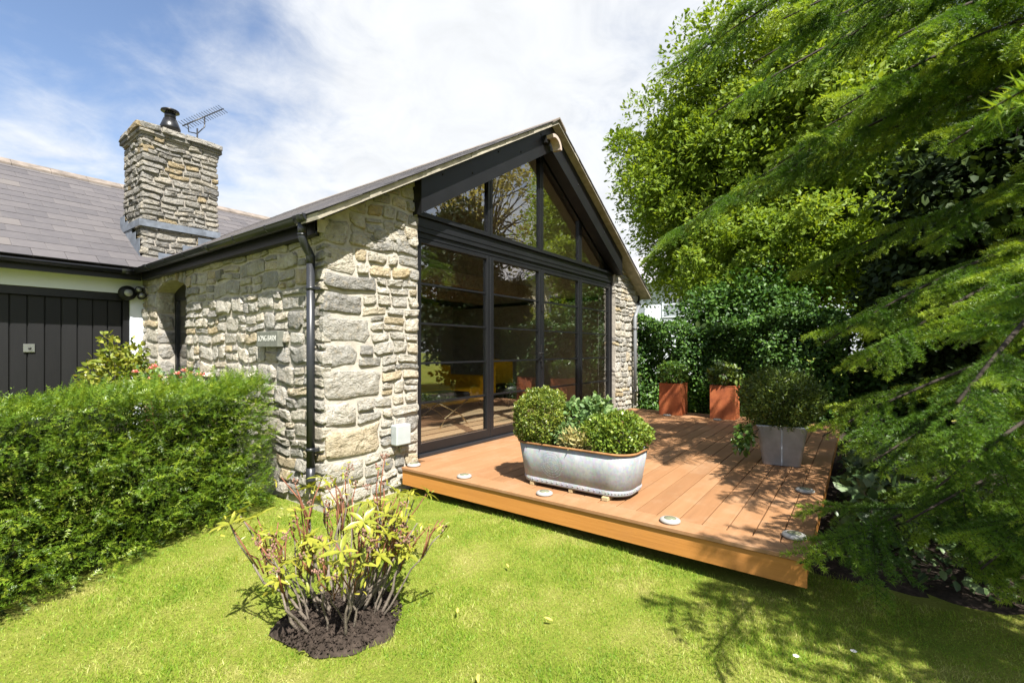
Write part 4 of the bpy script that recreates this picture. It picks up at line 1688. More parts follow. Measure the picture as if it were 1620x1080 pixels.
def clump_tree(c, rad, nclump, per, crad, tmpl, size, seed, flat=-1.0, bump_a=.2, jag=0.3):
    """leaf clumps spread through a crown volume"""
    r_ = np.random.default_rng(seed)
    u = norm(r_.normal(size=(nclump, 3)))
    u[:, 2] = np.where(u[:, 2] < flat, flat + .3 * r_.random(nclump), u[:, 2])
    kk = r_.normal(size=(6, 3)) * 2.6
    ph = r_.uniform(0, 6.28, (6, 1))
    b_ = np.sin(kk @ u.T + ph).mean(0) * 1.8
    rr_ = (.35 + .65 * r_.random(nclump) ** .45) * (1 + bump_a * b_)
    cc = np.asarray(c) + u * rr_[:, None] * np.asarray(rad)
    cr = crad * r_.uniform(.4, 1.5, nclump)
    idx = np.repeat(np.arange(nclump), per)
    n = len(idx)
    v = norm(r_.normal(size=(n, 3)))
    v[:, 2] = np.where(v[:, 2] < -.55, -v[:, 2], v[:, 2])
    pos = cc[idx] + v * (cr[idx] * (.45 + .55 * r_.random(n) ** .5))[:, None] * np.array([1, 1, .92])
    d = norm(v + r_.normal(size=(n, 3)) * .8 + np.array([0, 0, -.15]))
    nrm = norm(v * .5 + u[idx] * .4 + r_.normal(size=(n, 3)) * .45 + np.array([0, 0, .55]))
    sc = size * r_.uniform(.6, 1.3, n)
    rn = np.clip(r_.random(n) * .7 + (r_.random(nclump) * .3)[idx], 0, 1)
    return scatter(tmpl[0], tmpl[1], pos, frames(d, nrm), sc, rn), cc


def leafobj(name, parts, mat, par=None, stuff=True):
    V_l, F_l, R_l = merge(parts)
    o = obj(name, fast_mesh(name, V_l, F_l, mat, R_l), par)
    if stuff: o['kind'] = 'stuff'
    return o


def stems(base, tips, r0, mat, par, name='stem', n=5, jit=.03, seed=0):
    r_ = random.Random(seed)
    m_ = MB()
    for t in tips:
        b_ = Vector(base) + Vector((r_.uniform(-jit, jit), r_.uniform(-jit, jit), 0))
        t = Vector(t)
        mid = b_.lerp(t, .5) + Vector((r_.uniform(-jit, jit), r_.uniform(-jit, jit), abs(t.z - b_.z) * .1))
        m_.tube([b_, mid, t], [r0, r0 * .7, r0 * .35], n)
    return m_.build(name, mat, par, recalc=False)


def shrub(name, label, cat, base, parts, mat, stem_tips, r0=.008, group=None, bark=None):
    e = empty(name, base, label, cat, group)
    leafobj('foliage', parts, mat, e)
    stems(base, stem_tips, r0, bark or M['bark_grey'], e, seed=len(label))
    return e


def tips_in(c, rad, n, seed):
    r_ = np.random.default_rng(seed)
    u = norm(r_.normal(size=(n, 3)))
    return [tuple(np.asarray(c) + x * np.asarray(rad) * .7) for x in u]


SZ = TZ + H_ - .045
c = (3.34, 2.16, .775)
shrub('box_ball', 'round clipped box shrub in the left end of the galvanised trough', 'shrub', (3.35, 2.14, SZ),
      [fol_blob(c, (.24, .245, .245), 15000, LEAF4, .021, 41, lo=.66, bump_a=.13, freq=7, wide=1.25)], M['box'], tips_in(c, (.24, .24, .22), 30, 1))
c = (3.39, 1.49, .70)
shrub('low_shrub', 'loose light green shrub in the right end of the galvanised trough', 'shrub', (3.39, 1.50, SZ),
      [fol_blob(c, (.23, .23, .17), 6500, LEAFOV, .025, 42, lo=.6, bump_a=.2, freq=6, wide=1.1, up=.5), fol_blob((3.39, 1.66, .69), (.2, .13, .15), 2600, LEAFOV, .023, 43, lo=.5, up=.5)], M['box2'], tips_in(c, (.23, .23, .17), 30, 2))
c1, c2 = (3.44, 1.89, .76), (3.51, 1.72, .80)
e = empty('herb_plant', (3.44, 1.84, SZ), 'soft grey green leafy plant in the middle of the galvanised trough', 'plant')
leafobj('foliage', [fol_blob(c1, (.13, .12, .15), 520, LEAFOV, .05, 44, lo=.3, bump_a=.25, up=.4), fol_blob(c2, (.13, .12, .17), 600, LEAFOV, .052, 45, lo=.3, bump_a=.25, up=.4),
                    fol_blob((3.29, 1.86, .66), (.10, .16, .09), 420, LEAFOV, .034, 46, lo=.3, up=.3)], M['sage'], e)
stems((3.44, 1.84, SZ), tips_in(c1, (.13, .12, .15), 8, 3) + tips_in(c2, (.12, .12, .17), 10, 4), .006, M['bark_grey'], e)
e = empty('dry_plant', (3.29, 1.76, SZ), 'straw coloured dried plant between the shrubs of the galvanised trough', 'plant')
leafobj('foliage', [fol_blob((3.25, 1.76, .635), (.09, .16, .08), 700, LANCE, .045, 47, lo=.2, up=.9)], leaf_mat('dry_leaf', (.22, .19, .06), (.34, .30, .11), (.46, .40, .2), .25), e)

# square zinc pot
pz = empty('zinc_pot', (5.27, .62, DZ), 'tapered square zinc pot at the right edge of the deck', 'planter', None, 0.16)


def sq(h, z, r_=.03):
    pts = []
    for cx, cy, a0 in ((h - r_, h - r_, 0), (-(h - r_), h - r_, 90), (-(h - r_), -(h - r_), 180), (h - r_, -(h - r_), 270)):
        for k in range(5):
            a = R(a0 + 90 * k / 4)
            pts.append((cx + r_ * math.cos(a), cy + r_ * math.sin(a), z))
    return pts


def loft_local(rings, mat, name, par, **k):
    o = loft(rings, mat, name, None, **k)
    o.parent = par
    return o


loft_local([sq(.155, .004), sq(.158, .006), sq(.21, .37), sq(.216, .372), sq(.216, .388), sq(.205, .388), sq(.195, .30)], M['zinc_pale'], 'body', pz)
loft_local([sq(.198, .345)], M['soil'], 'soil', pz)
for a in (0, 90, 180, 270):
    m_ = MB().beam((.1575, 0, .006), (.2115, 0, .37), .012, .006, up=(1, 0, -.15))
    o = m_.build('seam', M['zinc_pale'], pz, local=True)
    o.rotation_euler.z = R(a)
c = (5.27, .62, .845)
e = empty('potted_yew', (5.3, .6, .6), 'large dark rounded yew bush growing in the square zinc pot', 'shrub')


def sprays(pos, d, nrm, size, seed, pairs=12, nl=.022, nw=.0034, width_prof=True):
    """flat yew sprays: two rows of needles along an axis of unit length size"""
    r_ = np.random.default_rng(seed)
    L_ = .11
    var = r_.integers(0, 6, len(pos))
    size = np.broadcast_to(np.asarray(size, float), (len(pos),))
    rnd = np.clip(r_.normal(.5, .25, len(pos)), 0, 1)
    got = []
    for v_ in range(6):
        q_ = np.random.default_rng(900 + v_)
        tv, tf = [], []
        bend = q_.uniform(-.25, .25)
        for k in range(pairs):
            x = L_ * (k + .5) / pairs
            y0 = bend * x * x / L_
            l_ = nl * (1 - .5 * (k / pairs) ** 2)
            for s in (-1, 1):
                if q_.random() < .12: continue
                b_ = len(tv)
                ln, fw, up = l_ * q_.uniform(.65, 1.2), q_.uniform(.1, .8), q_.uniform(-.25, .45)
                xx = x + q_.uniform(-.3, .3) * L_ / pairs
                tv += [(xx - nw / 2, y0, 0), (xx + nw / 2, y0, 0), (xx + nw * .6 + ln * fw * .6, y0 + s * ln * .92, ln * up)]
                tf.append((b_, b_ + 1, b_ + 2))
        b_ = len(tv)
        tv += [(L_ - .004, -.0016 + bend * L_, 0), (L_ - .004, .0016 + bend * L_, 0), (L_ + nl * .7, bend * L_ * 1.3, 0)]
        tf.append((b_, b_ + 1, b_ + 2))
        mk = var == v_
        got.append(scatter(tv, [tf], np.asarray(pos)[mk], frames(np.asarray(d)[mk], np.asarray(nrm)[mk]), size[mk], rnd[mk]))
    V_, F_, R_ = merge(got)
    return V_, F_, R_


def spray_blob(c, rad, n, size, seed, up=.3, lo=.7, bump_a=.15, freq=5, flat_bottom=None, **k):
    r_ = np.random.default_rng(seed)
    u = norm(r_.normal(size=(n, 3)))
    if flat_bottom is not None:
        bad = u[:, 2] < flat_bottom
        u[bad, 2] = flat_bottom + .25 * r_.random(bad.sum())
        u = norm(u)
    kk = r_.normal(size=(6, 3)) * freq
    b_ = np.sin(kk @ u.T + r_.uniform(0, 6.28, (6, 1))).mean(0) * 1.6
    rr_ = (lo + (1 - lo) * r_.random(n) ** .5) * (1 + bump_a * b_)
    pos = np.asarray(c) + u * rr_[:, None] * np.asarray(rad)
    d = norm(u * .8 + r_.normal(size=(n, 3)) * .45 + np.array([0, 0, up]))
    nrm = norm(r_.normal(size=(n, 3)) * .5 + np.array([0, 0, 1]) + u * .3)
    return sprays(pos, d, nrm, size * r_.uniform(.6, 1.3, n), seed + 1, **k)


leafobj('foliage', [fol_blob(c, (.375, .375, .30), 15000, LEAF4, .030, 51, lo=.6, bump_a=.10, freq=6, up=.3), spray_blob(c, (.375, .375, .30), 900, .8, 53, lo=.8, bump_a=.10, pairs=8, nl=.016, nw=.005)], M['potyew'], e)
stems((5.30, .60, .60), tips_in(c, (.40, .40, .30), 26, 5), .010, M['bark'], e)
c = (4.86, .88, .52)
e = empty('trailing_plant', (5.05, .78, .6), 'small bright leafy plant hanging over the left rim of the zinc pot', 'plant')
leafobj('foliage', [fol_blob(c, (.09, .09, .15), 190, LEAFOV, .055, 52, lo=.2, bump_a=.2, droop=.4)], M['skimmia'], e)
stems((5.08, .76, .60), [(4.86, .86, .6), (4.84, .9, .5), (4.9, .86, .44)], .005, M['bark_grey'], e)

# rust coloured planters and their plants
for k, (x0, y0, lb, pb, mt, sd) in enumerate(((7.98, 2.40, 'square rust coloured steel planter standing left beside the house pier', 'domed glossy green shrub in the left rust coloured planter', M['skimmia'], 61),
                                              (7.98, 1.57, 'square rust coloured steel planter standing behind the zinc pot', 'darker domed shrub in the right rust coloured planter', M['potyew'], 62))):
    w = .37
    pe = empty('steel_planter', (x0 + w / 2, y0 + w / 2, DZ), lb, 'planter', 'rust coloured planters')
    m = MB()
    h = .53
    t = .012
    m.box((x0, y0, DZ + .002), (x0 + t, y0 + w, DZ + h)); m.box((x0 + w - t, y0, DZ + .002), (x0 + w, y0 + w, DZ + h))
    m.box((x0 + t, y0, DZ + .002), (x0 + w - t, y0 + t, DZ + h)); m.box((x0 + t, y0 + w - t, DZ + .002), (x0 + w - t, y0 + w, DZ + h))
    m.build('body', M['corten'], pe)
    m = MB()
    m.box((x0 - .004, y0 - .004, DZ + h + .0005), (x0 + w + .004, y0 + .022, DZ + h + .008)); m.box((x0 - .004, y0 + w - .022, DZ + h + .0005), (x0 + w + .004, y0 + w + .004, DZ + h + .008))
    m.box((x0 - .004, y0 + .022, DZ + h + .0005), (x0 + .022, y0 + w - .022, DZ + h + .008)); m.box((x0 + w - .022, y0 + .022, DZ + h + .0005), (x0 + w + .004, y0 + w - .022, DZ + h + .008))
    m.build('rim', M['corten'], pe)
    MB().box((x0 + t, y0 + t, DZ + .3), (x0 + w - t, y0 + w - t, DZ + h - .05)).build('soil', M['soil'], pe)
    c = (x0 + w / 2, y0 + w / 2, DZ + h + .17)
    shrub('domed_shrub', pb, 'shrub', (c[0], c[1], DZ + h - .05), [fol_blob(c, (.25, .25, .19), 900, LEAFOV, .062, sd, lo=.5, bump_a=.1, flat_bottom=-.55)], mt, tips_in(c, (.22, .22, .16), 16, sd), .008, 'shrubs in the rust coloured planters')

# ------------------------------------------------------------------ yew hedge
HA, HB = np.array([-.75, 2.93]), np.array([2.02, 4.09])       # front line of the hedge on the ground
hd = (HB - HA) / np.linalg.norm(HB - HA)
hn = np.array([hd[1], -hd[0]])                                  # towards the lawn
HL = np.linalg.norm(HB - HA)
HT, HH = .58, 1.06
hedge = empty('yew_hedge', (float((HA + HB)[0] / 2), float((HA + HB)[1] / 2) + .3, 0), 'clipped yew hedge running along the left of the lawn to the stone wall', 'hedge')
r_ = np.random.default_rng(71)


def hn_bump(a, b_):
    return .035 * (np.sin(3.1 * a + 1.7 * b_) + np.sin(5.3 * a - 4.1 * b_ + 1) + .8 * np.sin(9 * a + 8 * b_ + 2)) / 1.6


parts = []
n = 16500                                                       # front face
a = r_.uniform(0, HL, n); z = HH * r_.random(n) ** .9
dep = -(.15 * r_.random(n) ** 1.1) + 1.5 * hn_bump(a * 1.6, z * 5) + .04 * (.5 - z)
pos = np.stack([HA[0] + hd[0] * a + hn[0] * dep, HA[1] + hd[1] * a + hn[1] * dep, z + .02], 1)
d = norm(np.stack([hn[0] * np.ones(n), hn[1] * np.ones(n), .30 + .3 * r_.normal(size=n)], 1) * .7 + r_.normal(size=(n, 3)) * .5)
nr = norm(np.array([0, 0, 1.0]) + r_.normal(size=(n, 3)) * .4 + .45 * np.array([hn[0], hn[1], 0]))
parts.append(sprays(pos, d, nr, r_.uniform(.25, .70, n), 72, pairs=7, nl=.027, nw=.0085))
n = 8000                                                        # top
a = r_.uniform(0, HL, n); b_ = r_.uniform(-HT, .02, n)
pos = np.stack([HA[0] + hd[0] * a + hn[0] * b_, HA[1] + hd[1] * a + hn[1] * b_, HH - .08 * r_.random(n) + hn_bump(a * 1.5, b_ * 3)], 1)
d = norm(np.stack([hn[0] * .4 * np.ones(n), hn[1] * .4 * np.ones(n), np.ones(n) * .75], 1) + r_.normal(size=(n, 3)) * .45)
nr = norm(np.array([hn[0], hn[1], .9]) + r_.normal(size=(n, 3)) * .5)
parts.append(sprays(pos, d, nr, r_.uniform(.3, .75, n), 73, pairs=6, nl=.030, nw=.0095))
n = 3400                                                        # end near the wall
b_ = r_.uniform(-HT, .0, n); z = HH * r_.random(n); dep = -.12 * r_.random(n)
pos = np.stack([HB[0] + hn[0] * b_ + hd[0] * dep, HB[1] + hn[1] * b_ + hd[1] * dep, z], 1)
d = norm(np.stack([hd[0] * np.ones(n) + hn[0] * .5, hd[1] * np.ones(n) + hn[1] * .5, .3 * np.ones(n)], 1) + r_.normal(size=(n, 3)) * .45)
nr = norm(np.array([0, 0, 1.0]) + r_.normal(size=(n, 3)) * .45)
parts.append(sprays(pos, d, nr, r_.uniform(.25, .65, n), 74, pairs=6, nl=.030, nw=.0095))
n = 260                                                         # untrimmed shoots standing up
a = HL * (1 - .45 * r_.random(n) ** 2); b_ = r_.uniform(-HT * .8, -.03, n)
pos = np.stack([HA[0] + hd[0] * a + hn[0] * b_, HA[1] + hd[1] * a + hn[1] * b_, HH - .02 + .06 * r_.random(n)], 1)
d = norm(np.stack([r_.normal(size=n) * .3, r_.normal(size=n) * .3, np.ones(n)], 1))
parts.append(sprays(pos, d, r_.normal(size=(n, 3)), r_.uniform(.6, 1.3, n), 75, pairs=11, nl=.02, nw=.005))
leafobj('foliage', parts, M['yew'], hedge)
core = MB()
cpts = []
for (t, o_) in ((0, -.11), (HL - .12, -.11), (HL - .12, -HT + .1), (0, -HT + .1)):
    p = HA + hd * t + hn * o_
    cpts.append((p[0], p[1], 0.0))
m = MB()
for k in range(46):                                             # stems and twigs inside
    t, o_ = r_.uniform(.05, HL - .2), r_.uniform(-HT + .2, -.22)
    p = HA + hd * t + hn * o_
    m.tube([(p[0], p[1], -.02), (p[0] + r_.normal(0, .04), p[1] + r_.normal(0, .04), .5), (p[0] + r_.normal(0, .05), p[1] + r_.normal(0, .05), .84)], [.016, .011, .004], 5)
m.build('stem', M['bark'], hedge, recalc=False)
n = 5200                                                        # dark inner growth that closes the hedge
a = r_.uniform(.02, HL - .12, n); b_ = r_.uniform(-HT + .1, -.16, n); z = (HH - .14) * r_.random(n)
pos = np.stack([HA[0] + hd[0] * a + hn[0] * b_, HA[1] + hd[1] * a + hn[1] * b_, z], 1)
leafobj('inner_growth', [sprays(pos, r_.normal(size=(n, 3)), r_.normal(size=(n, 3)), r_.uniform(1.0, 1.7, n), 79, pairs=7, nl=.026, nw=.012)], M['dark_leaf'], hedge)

# shrubs behind the hedge
c = (1.72, 7.15, 1.02)
shrub('garden_shrub', 'yellow green leafy shrub in front of the garage door edge', 'shrub', (1.72, 7.15, 0),
      [fol_blob(c, (.33, .36, .46), 1500, LEAFOV, .065, 81, lo=.25, bump_a=.25), fol_blob((1.95, 7.3, .95), (.2, .25, .3), 350, LEAFOV, .06, 82, lo=.3)], M['garagebush'], tips_in(c, (.33, .36, .46), 24, 8), .01)
for k, (x, y, zt, mat, lb) in enumerate(((1.95, 5.75, 1.12, 'petal_pink', 'pink rose bush against the side wall behind the hedge'), (1.85, 4.75, 1.06, 'petal_white', 'white rose bush half hidden at the right end of the hedge'), (1.9, 6.7, 1.1, 'petal_pink', 'small pink rose below the arched window'))):
    e = empty('rose_bush', (x, y, 0), lb, 'rose', 'roses along the side wall')
    c = (x, y, zt - .22)
    leafobj('foliage', [fol_blob(c, (.2, .42, .26), 420, LEAFOV, .05, 84 + k, lo=.2, bump_a=.25)], M['rose_leaf'], e)
    stems((x, y, 0), tips_in(c, (.2, .42, .26), 14, 9 + k), .007, M['twig_red'], e)
    rq = random.Random(k)
    for q_ in range(9):
        p = Vector((x + rq.uniform(-.18, .14), y + rq.uniform(-.45, .45), zt - rq.uniform(-.05, .16)))
        pet, pf, pr_ = [], None, None
        mbl = MB()
        for j in range(9):
            a = 2.4 * j
            tl = .4 + .1 * j
            ctr = Vector((math.cos(a), math.sin(a), 0))
            w_ = Vector((-math.sin(a), math.cos(a), 0))
            rad_ = .012 + .004 * j
            mbl.face([p + ctr * .006 - w_ * .006, p + ctr * .006 + w_ * .006, p + ctr * rad_ + w_ * .02 + Vector((0, 0, .035 - .003 * j)), p + ctr * (rad_ + .008) + Vector((0, 0, .042 - .004 * j)), p + ctr * rad_ - w_ * .02 + Vector((0, 0, .035 - .003 * j))])
        mbl.build('flower', M[mat], e, recalc=False)

# ------------------------------------------------------------------ rhododendron on the lawn
rh = empty('rhododendron', (SOIL_C[0], SOIL_C[1], 0), 'sparse leggy rhododendron with yellowing leaves and bare red twigs on the lawn', 'shrub')
rq = random.Random(17)
lme = fast_mesh('leaf', np.array(LANCE[0]), [np.array(f) for f in LANCE[1]], M['rhodo'], np.full(len(LANCE[0]), .5), smooth=True)
leaf_n = 0
tips_all = []
tw = []
for k in range(46):
    a = rq.uniform(0, 6.283)
    r0 = rq.uniform(.02, .19)
    lean = rq.uniform(.08, .78)
    L_ = rq.uniform(.44, .84) * (1.0 - .12 * lean)
    b0_ = Vector((SOIL_C[0] + r0 * math.cos(a), SOIL_C[1] + r0 * math.sin(a), .0))
    dirv = Vector((math.cos(a) * lean * .8, math.sin(a) * lean * .8, 1)).normalized()
    side_ = Vector((rq.uniform(-.1, .1), rq.uniform(-.1, .1), 0))
    p1 = b0_ + dirv * L_ * .3 + Vector((math.cos(a), math.sin(a), 0)) * .05 * lean
    p2 = b0_ + dirv * L_ * .62 + side_ * .5 + Vector((math.cos(a), math.sin(a), 0)) * .05 * lean
    rad0 = rq.uniform(.0042, .0095)
    pm = p1.lerp(p2, .5) + Vector((rq.uniform(-.035, .035), rq.uniform(-.035, .035), 0))
    MB().tube([b0_ - Vector((0, 0, .04)), b0_.lerp(p1, .5) + Vector((rq.uniform(-.02, .02), rq.uniform(-.02, .02), -.01)), p1, pm, p2], [rad0 * 1.25, rad0, rad0 * .85, rad0 * .7, rad0 * .55], 6).build('stem', M['bark_grey'], rh, recalc=False)
    for j in range(rq.choice((3, 4, 4, 5))):
        d2 = (dirv + Vector((rq.uniform(-.45, .45), rq.uniform(-.45, .45), rq.uniform(0, .35)))).normalized()
        st_ = p1.lerp(p2, rq.uniform(.55, 1)) if j else p2
        en = st_ + d2 * L_ * rq.uniform(.18, .38)
        md = st_.lerp(en, .5) + Vector((rq.uniform(-.02, .02), rq.uniform(-.02, .02), .01))
        tw.append(([st_, md, en], [rad0 * .5, .0038, .0026]))
        tips_all.append((en, d2))
for i, (pts, rad) in enumerate(tw):
    MB().tube(pts, rad, 5).build('twig', M['twig_red'] if i % 4 else M['bark_grey'], rh, recalc=False)
rq.shuffle(tips_all)
for i, (p, d2) in enumerate(tips_all):
    up_n = d2.normalized()
    if i % 12 < 5 and leaf_n < 294:
        nl = rq.randint(4, 7)
        for j in range(nl):
            a = 6.283 * j / nl + rq.uniform(-.3, .3)
            s1 = up_n.orthogonal().normalized()
            s2 = up_n.cross(s1)
            out = (s1 * math.cos(a) + s2 * math.sin(a))
            dd = (out * 1.0 + up_n * rq.uniform(-.1, .6) + Vector((0, 0, rq.uniform(-.25, .1)))).normalized()
            nn_ = (up_n - dd * up_n.dot(dd)).normalized()
            yv = nn_.cross(dd)
            s = rq.uniform(.055, .095)
            Mx = Matrix(((dd.x * s, yv.x * s, nn_.x * s, p.x), (dd.y * s, yv.y * s, nn_.y * s, p.y), (dd.z * s, yv.z * s, nn_.z * s, p.z), (0, 0, 0, 1)))
            o = obj('leaf', lme, rh)
            o.matrix_basis = Mx
            leaf_n += 1
    elif i % 12 in (5, 7, 9, 11):
        sv_ = MB()
        for j in range(7):
            q_ = p + Vector((rq.gauss(0, .012), rq.gauss(0, .012), rq.uniform(0, .03)))
            sv_.tube([p, q_], .0012, 3, caps=False)
            sv_.lathe([(0, -.006), (.0055, 0), (.004, .006), (0, .008)], 5, q_)
        sv_.build('seed_head', M['seedhead'], rh, recalc=False)
r_ = np.random.default_rng(95)
tp = np.array([tuple(p) for p, d_ in tips_all])
tp = np.repeat(tp, 4, 0)
tp = tp + r_.normal(size=tp.shape) * np.array([.022, .022, .03]) - np.array([0, 0, .02])
leafobj('small_leaves', [scatter(LANCE[0], LANCE[1], tp, frames(r_.normal(size=tp.shape) + np.array([0, 0, .3]), r_.normal(size=tp.shape) * .6 + np.array([0, 0, 1.])), r_.uniform(.018, .05, len(tp)), r_.random(len(tp)))], M['rhodo'], rh)
# bark chips and fallen bits on the soil
r_ = np.random.default_rng(91)
n = 2600
aa = r_.uniform(0, 6.28, n); rr_ = np.sqrt(r_.random(n)) * 1.02
pos = np.stack([SOIL_C[0] + SOIL_R[0] * rr_ * np.cos(aa), SOIL_C[1] + SOIL_R[1] * rr_ * np.sin(aa), .055 * (1 - rr_ ** 2) + .008 + 0 * aa], 1)
CH_T = ([(-.5, -.3, -.1), (.5, -.2, -.1), (.4, .3, -.1), (-.4, .25, -.1), (0, 0, .3)], [[(0, 1, 4), (1, 2, 4), (2, 3, 4), (3, 0, 4)]])
o = leafobj('soil_crumbs', [scatter(CH_T[0], CH_T[1], pos, frames(r_.normal(size=(n, 3)), np.array([0, 0, 1.]) + r_.normal(size=(n, 3)) * .4), r_.uniform(.006, .020, n), r_.random(n))], M['soil'])

# ------------------------------------------------------------------ grass blades
def in_hedge(x, y):
    t = (x - HA[0]) * hd[0] + (y - HA[1]) * hd[1]
    s = (x - HA[0]) * hn[0] + (y - HA[1]) * hn[1]
    return (t > -3) & (t < HL) & (s < -.02)


r_ = np.random.default_rng(101)
n = 420000
ang_ = r_.uniform(R(-14), R(112), n)          # bearing measured from +X
rad_ = 1.15 + (6.2 - 1.15) * r_.random(n) ** 1.15
x, y = rad_ * np.cos(ang_), rad_ * np.sin(ang_)
keep = ~((x > DX0 + .10) & (y > DY0 + .06)) & ~in_hedge(x, y) & ~((x > HX0 - .02) & (y > YS - .03)) & (y < 4.6)
keep &= ~((x > 3.42 + .10 * np.sin(5 * y)) & (y < DY0 + .1))
sx = ((x - SOIL_C[0]) / SOIL_R[0]) ** 2 + ((y - SOIL_C[1]) / SOIL_R[1]) ** 2
keep &= sx > .96 + .1 * np.sin(9 * np.arctan2(y - SOIL_C[1], x - SOIL_C[0]))
x, y, rad_ = x[keep], y[keep], rad_[keep]
n = len(x)
pos = np.stack([x, y, ground_z(x, y) - .004], 1)
tall = .75 + .5 * (np.sin(x * 4.1 + y * 2.3) * np.sin(y * 3.7 - x * 1.1) + .6 * np.sin(11 * x + 3) * np.sin(13 * y)) * .5
d = norm(np.stack([r_.normal(size=n) * .55, r_.normal(size=n) * .55, np.ones(n)], 1))
Rm = frames(d, r_.normal(size=(n, 3)))
GB = ([(0, -.5, 0), (0, .5, 0), (.6, .32, .12), (.6, -.32, .12), (1, 0, .42)], [[(0, 1, 2, 3)], [(3, 2, 4)]])
hgt = r_.uniform(.018, .036, n) * tall
wid = r_.uniform(.0020, .0036, n) * (1 + .12 * (rad_ - 1.2))
Vg, Fg, Rg = scatter(GB[0], GB[1], pos, Rm, np.stack([hgt, wid, hgt], 1), r_.random(n))
tag(obj('grass', fast_mesh('grass', Vg, Fg, M['grass'], Rg)), kind='stuff')
# daisies and fallen leaves on the grass
fl_spots = [(1.95, 1.25, 'fallen yellow leaf on the lawn near the middle front'), (1.72, 1.62, 'curled pale leaf lying right of the rhododendron soil'), (2.3, 1.75, 'fallen leaf on the lawn between shrub and deck'), (1.45, 1.25, 'fallen yellow leaf nearest the camera')]
for k, (x, y, lb) in enumerate(fl_spots):
    o = obj('fallen_leaf', lme.copy())
    o.data.materials[0] = M['leaf_dead']
    o.location = (x, y, .03)
    o.rotation_euler = (random.uniform(-.3, .3), random.uniform(-.3, .3), random.uniform(0, 6))
    o.scale = (.045, .05, .03)
    tag(o, lb, 'leaf', 'fallen leaves on the lawn')
dm = MB()
for j in range(10):
    a = 6.283 * j / 10
    u_, w_ = Vector((math.cos(a), math.sin(a), .15)), Vector((-math.sin(a), math.cos(a), 0))
    dm.face([u_ * .003 - w_ * .0015, u_ * .011 - w_ * .003, u_ * .013, u_ * .011 + w_ * .003, u_ * .003 + w_ * .0015])
dme = dm.mesh('daisy'); dme.materials.append(M['petal_white'])
DL = ['tiny white daisy nearest the deck corner in the shaded grass', 'tiny white daisy at the edge of the tree shade', 'tiny white daisy in the middle of the shaded grass', 'tiny white daisy leftmost in the shade near the camera', 'tiny white daisy close under the lowest cedar branch', 'tiny white daisy nearest the camera in the shaded grass']
for k, (x, y) in enumerate(((2.36, .22), (2.05, .02), (2.12, .22), (1.9, .28), (2.55, .02), (1.75, -.12))):
    o = obj('daisy', dme)
    o.location = (x, y, .024)
    tag(o, DL[k], 'daisy', 'daisies in the shaded grass')

# ------------------------------------------------------------------ cedar: trunk, limbs and needled sprays
def spray_template(seed, L_=1.0):
    r_ = np.random.default_rng(seed)
    wood = MB()
    P, D = [], []                              # needle roots and shoot directions

    def shoot(p, d, l_, droop, r0, step):
        n_ = max(2, int(l_ / .05))
        pts = [p.copy()]
        for i in range(n_):
            d = norm(d + np.array([0, 0, -droop]) + r_.normal(size=3) * .05)
            p = p + d * l_ / n_
            pts.append(p.copy())
        rads = [r0 * (1 - .75 * i / n_) for i in range(n_ + 1)]
        wood.tube([tuple(q) for q in pts], rads, 4 if r0 > .003 else 3, caps=False)
        return pts
    main = shoot(np.zeros(3), np.array([1., 0, .03]), L_, .014, .0065, .05)
    alls = [(main, .25)]
    nm = len(main)
    for i in range(2, nm):
        for s in ((-1, 1) if i % 3 == 0 else (r_.choice((-1, 1)),)):
            t = i / nm
            l_ = .42 * L_ * (1 - t) ** .8 * r_.uniform(.6, 1.15) + .06
            d = norm(np.array([.75, s * .75, r_.uniform(-.22, .12)]))
            sub = shoot(main[i - 1], d, l_, .05, .0032, .05)
            alls.append((sub, 0.0))
            for j in range(1, len(sub), 1):
                if r_.random() < .20:
                    s2 = r_.choice((-1, 1))
                    l2 = r_.uniform(.04, .11)
                    d2 = norm(norm(sub[j] - sub[j - 1]) + np.array([-.1, s2 * .7, r_.uniform(-.35, .1)]))
                    alls.append((shoot(sub[j], d2, l2, .06, .0018, .03), 0.0))
    for pts, st in alls:
        for a, b_ in zip(pts[:-1], pts[1:]):
            l_ = np.linalg.norm(b_ - a)
            k = max(1, int(round(l_ / .0165)))                     # spurs, each a rosette of needles
            t = np.repeat((np.arange(k) + r_.random(k)) / k, 11)
            P.append(a + (b_ - a) * t[:, None])
            D.append(np.repeat(norm(b_ - a)[None], len(t), 0))
    P, D = np.concatenate(P), np.concatenate(D)
    n_ = len(P)
    side = r_.normal(size=(n_, 3))
    side = norm(side - D * np.sum(side * D, -1, keepdims=True))
    nd = norm(D * r_.uniform(.2, .9, (n_, 1)) + side * .85 + np.array([0, 0, .25]))
    T = ([(0, -.5, 0), (0, .5, 0), (1, 0, 0)], [[(0, 1, 2)]])
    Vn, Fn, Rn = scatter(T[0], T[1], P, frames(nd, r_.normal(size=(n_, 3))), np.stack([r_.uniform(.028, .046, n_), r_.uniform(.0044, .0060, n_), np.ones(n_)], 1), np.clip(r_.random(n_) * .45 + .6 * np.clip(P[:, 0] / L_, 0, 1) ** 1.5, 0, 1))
    wv = np.array(wood.v)
    wf = np.array(wood.f)
    V_, F_, R_ = merge([(Vn, Fn, Rn), (wv, [wf], np.zeros(len(wv)))])
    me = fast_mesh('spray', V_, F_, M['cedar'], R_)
    me.materials.append(M['bark'])
    mi = np.zeros(len(me.polygons), np.int32)
    mi[len(Fn[0]):] = 1
    me.polygons.foreach_set('material_index', mi)
    return me


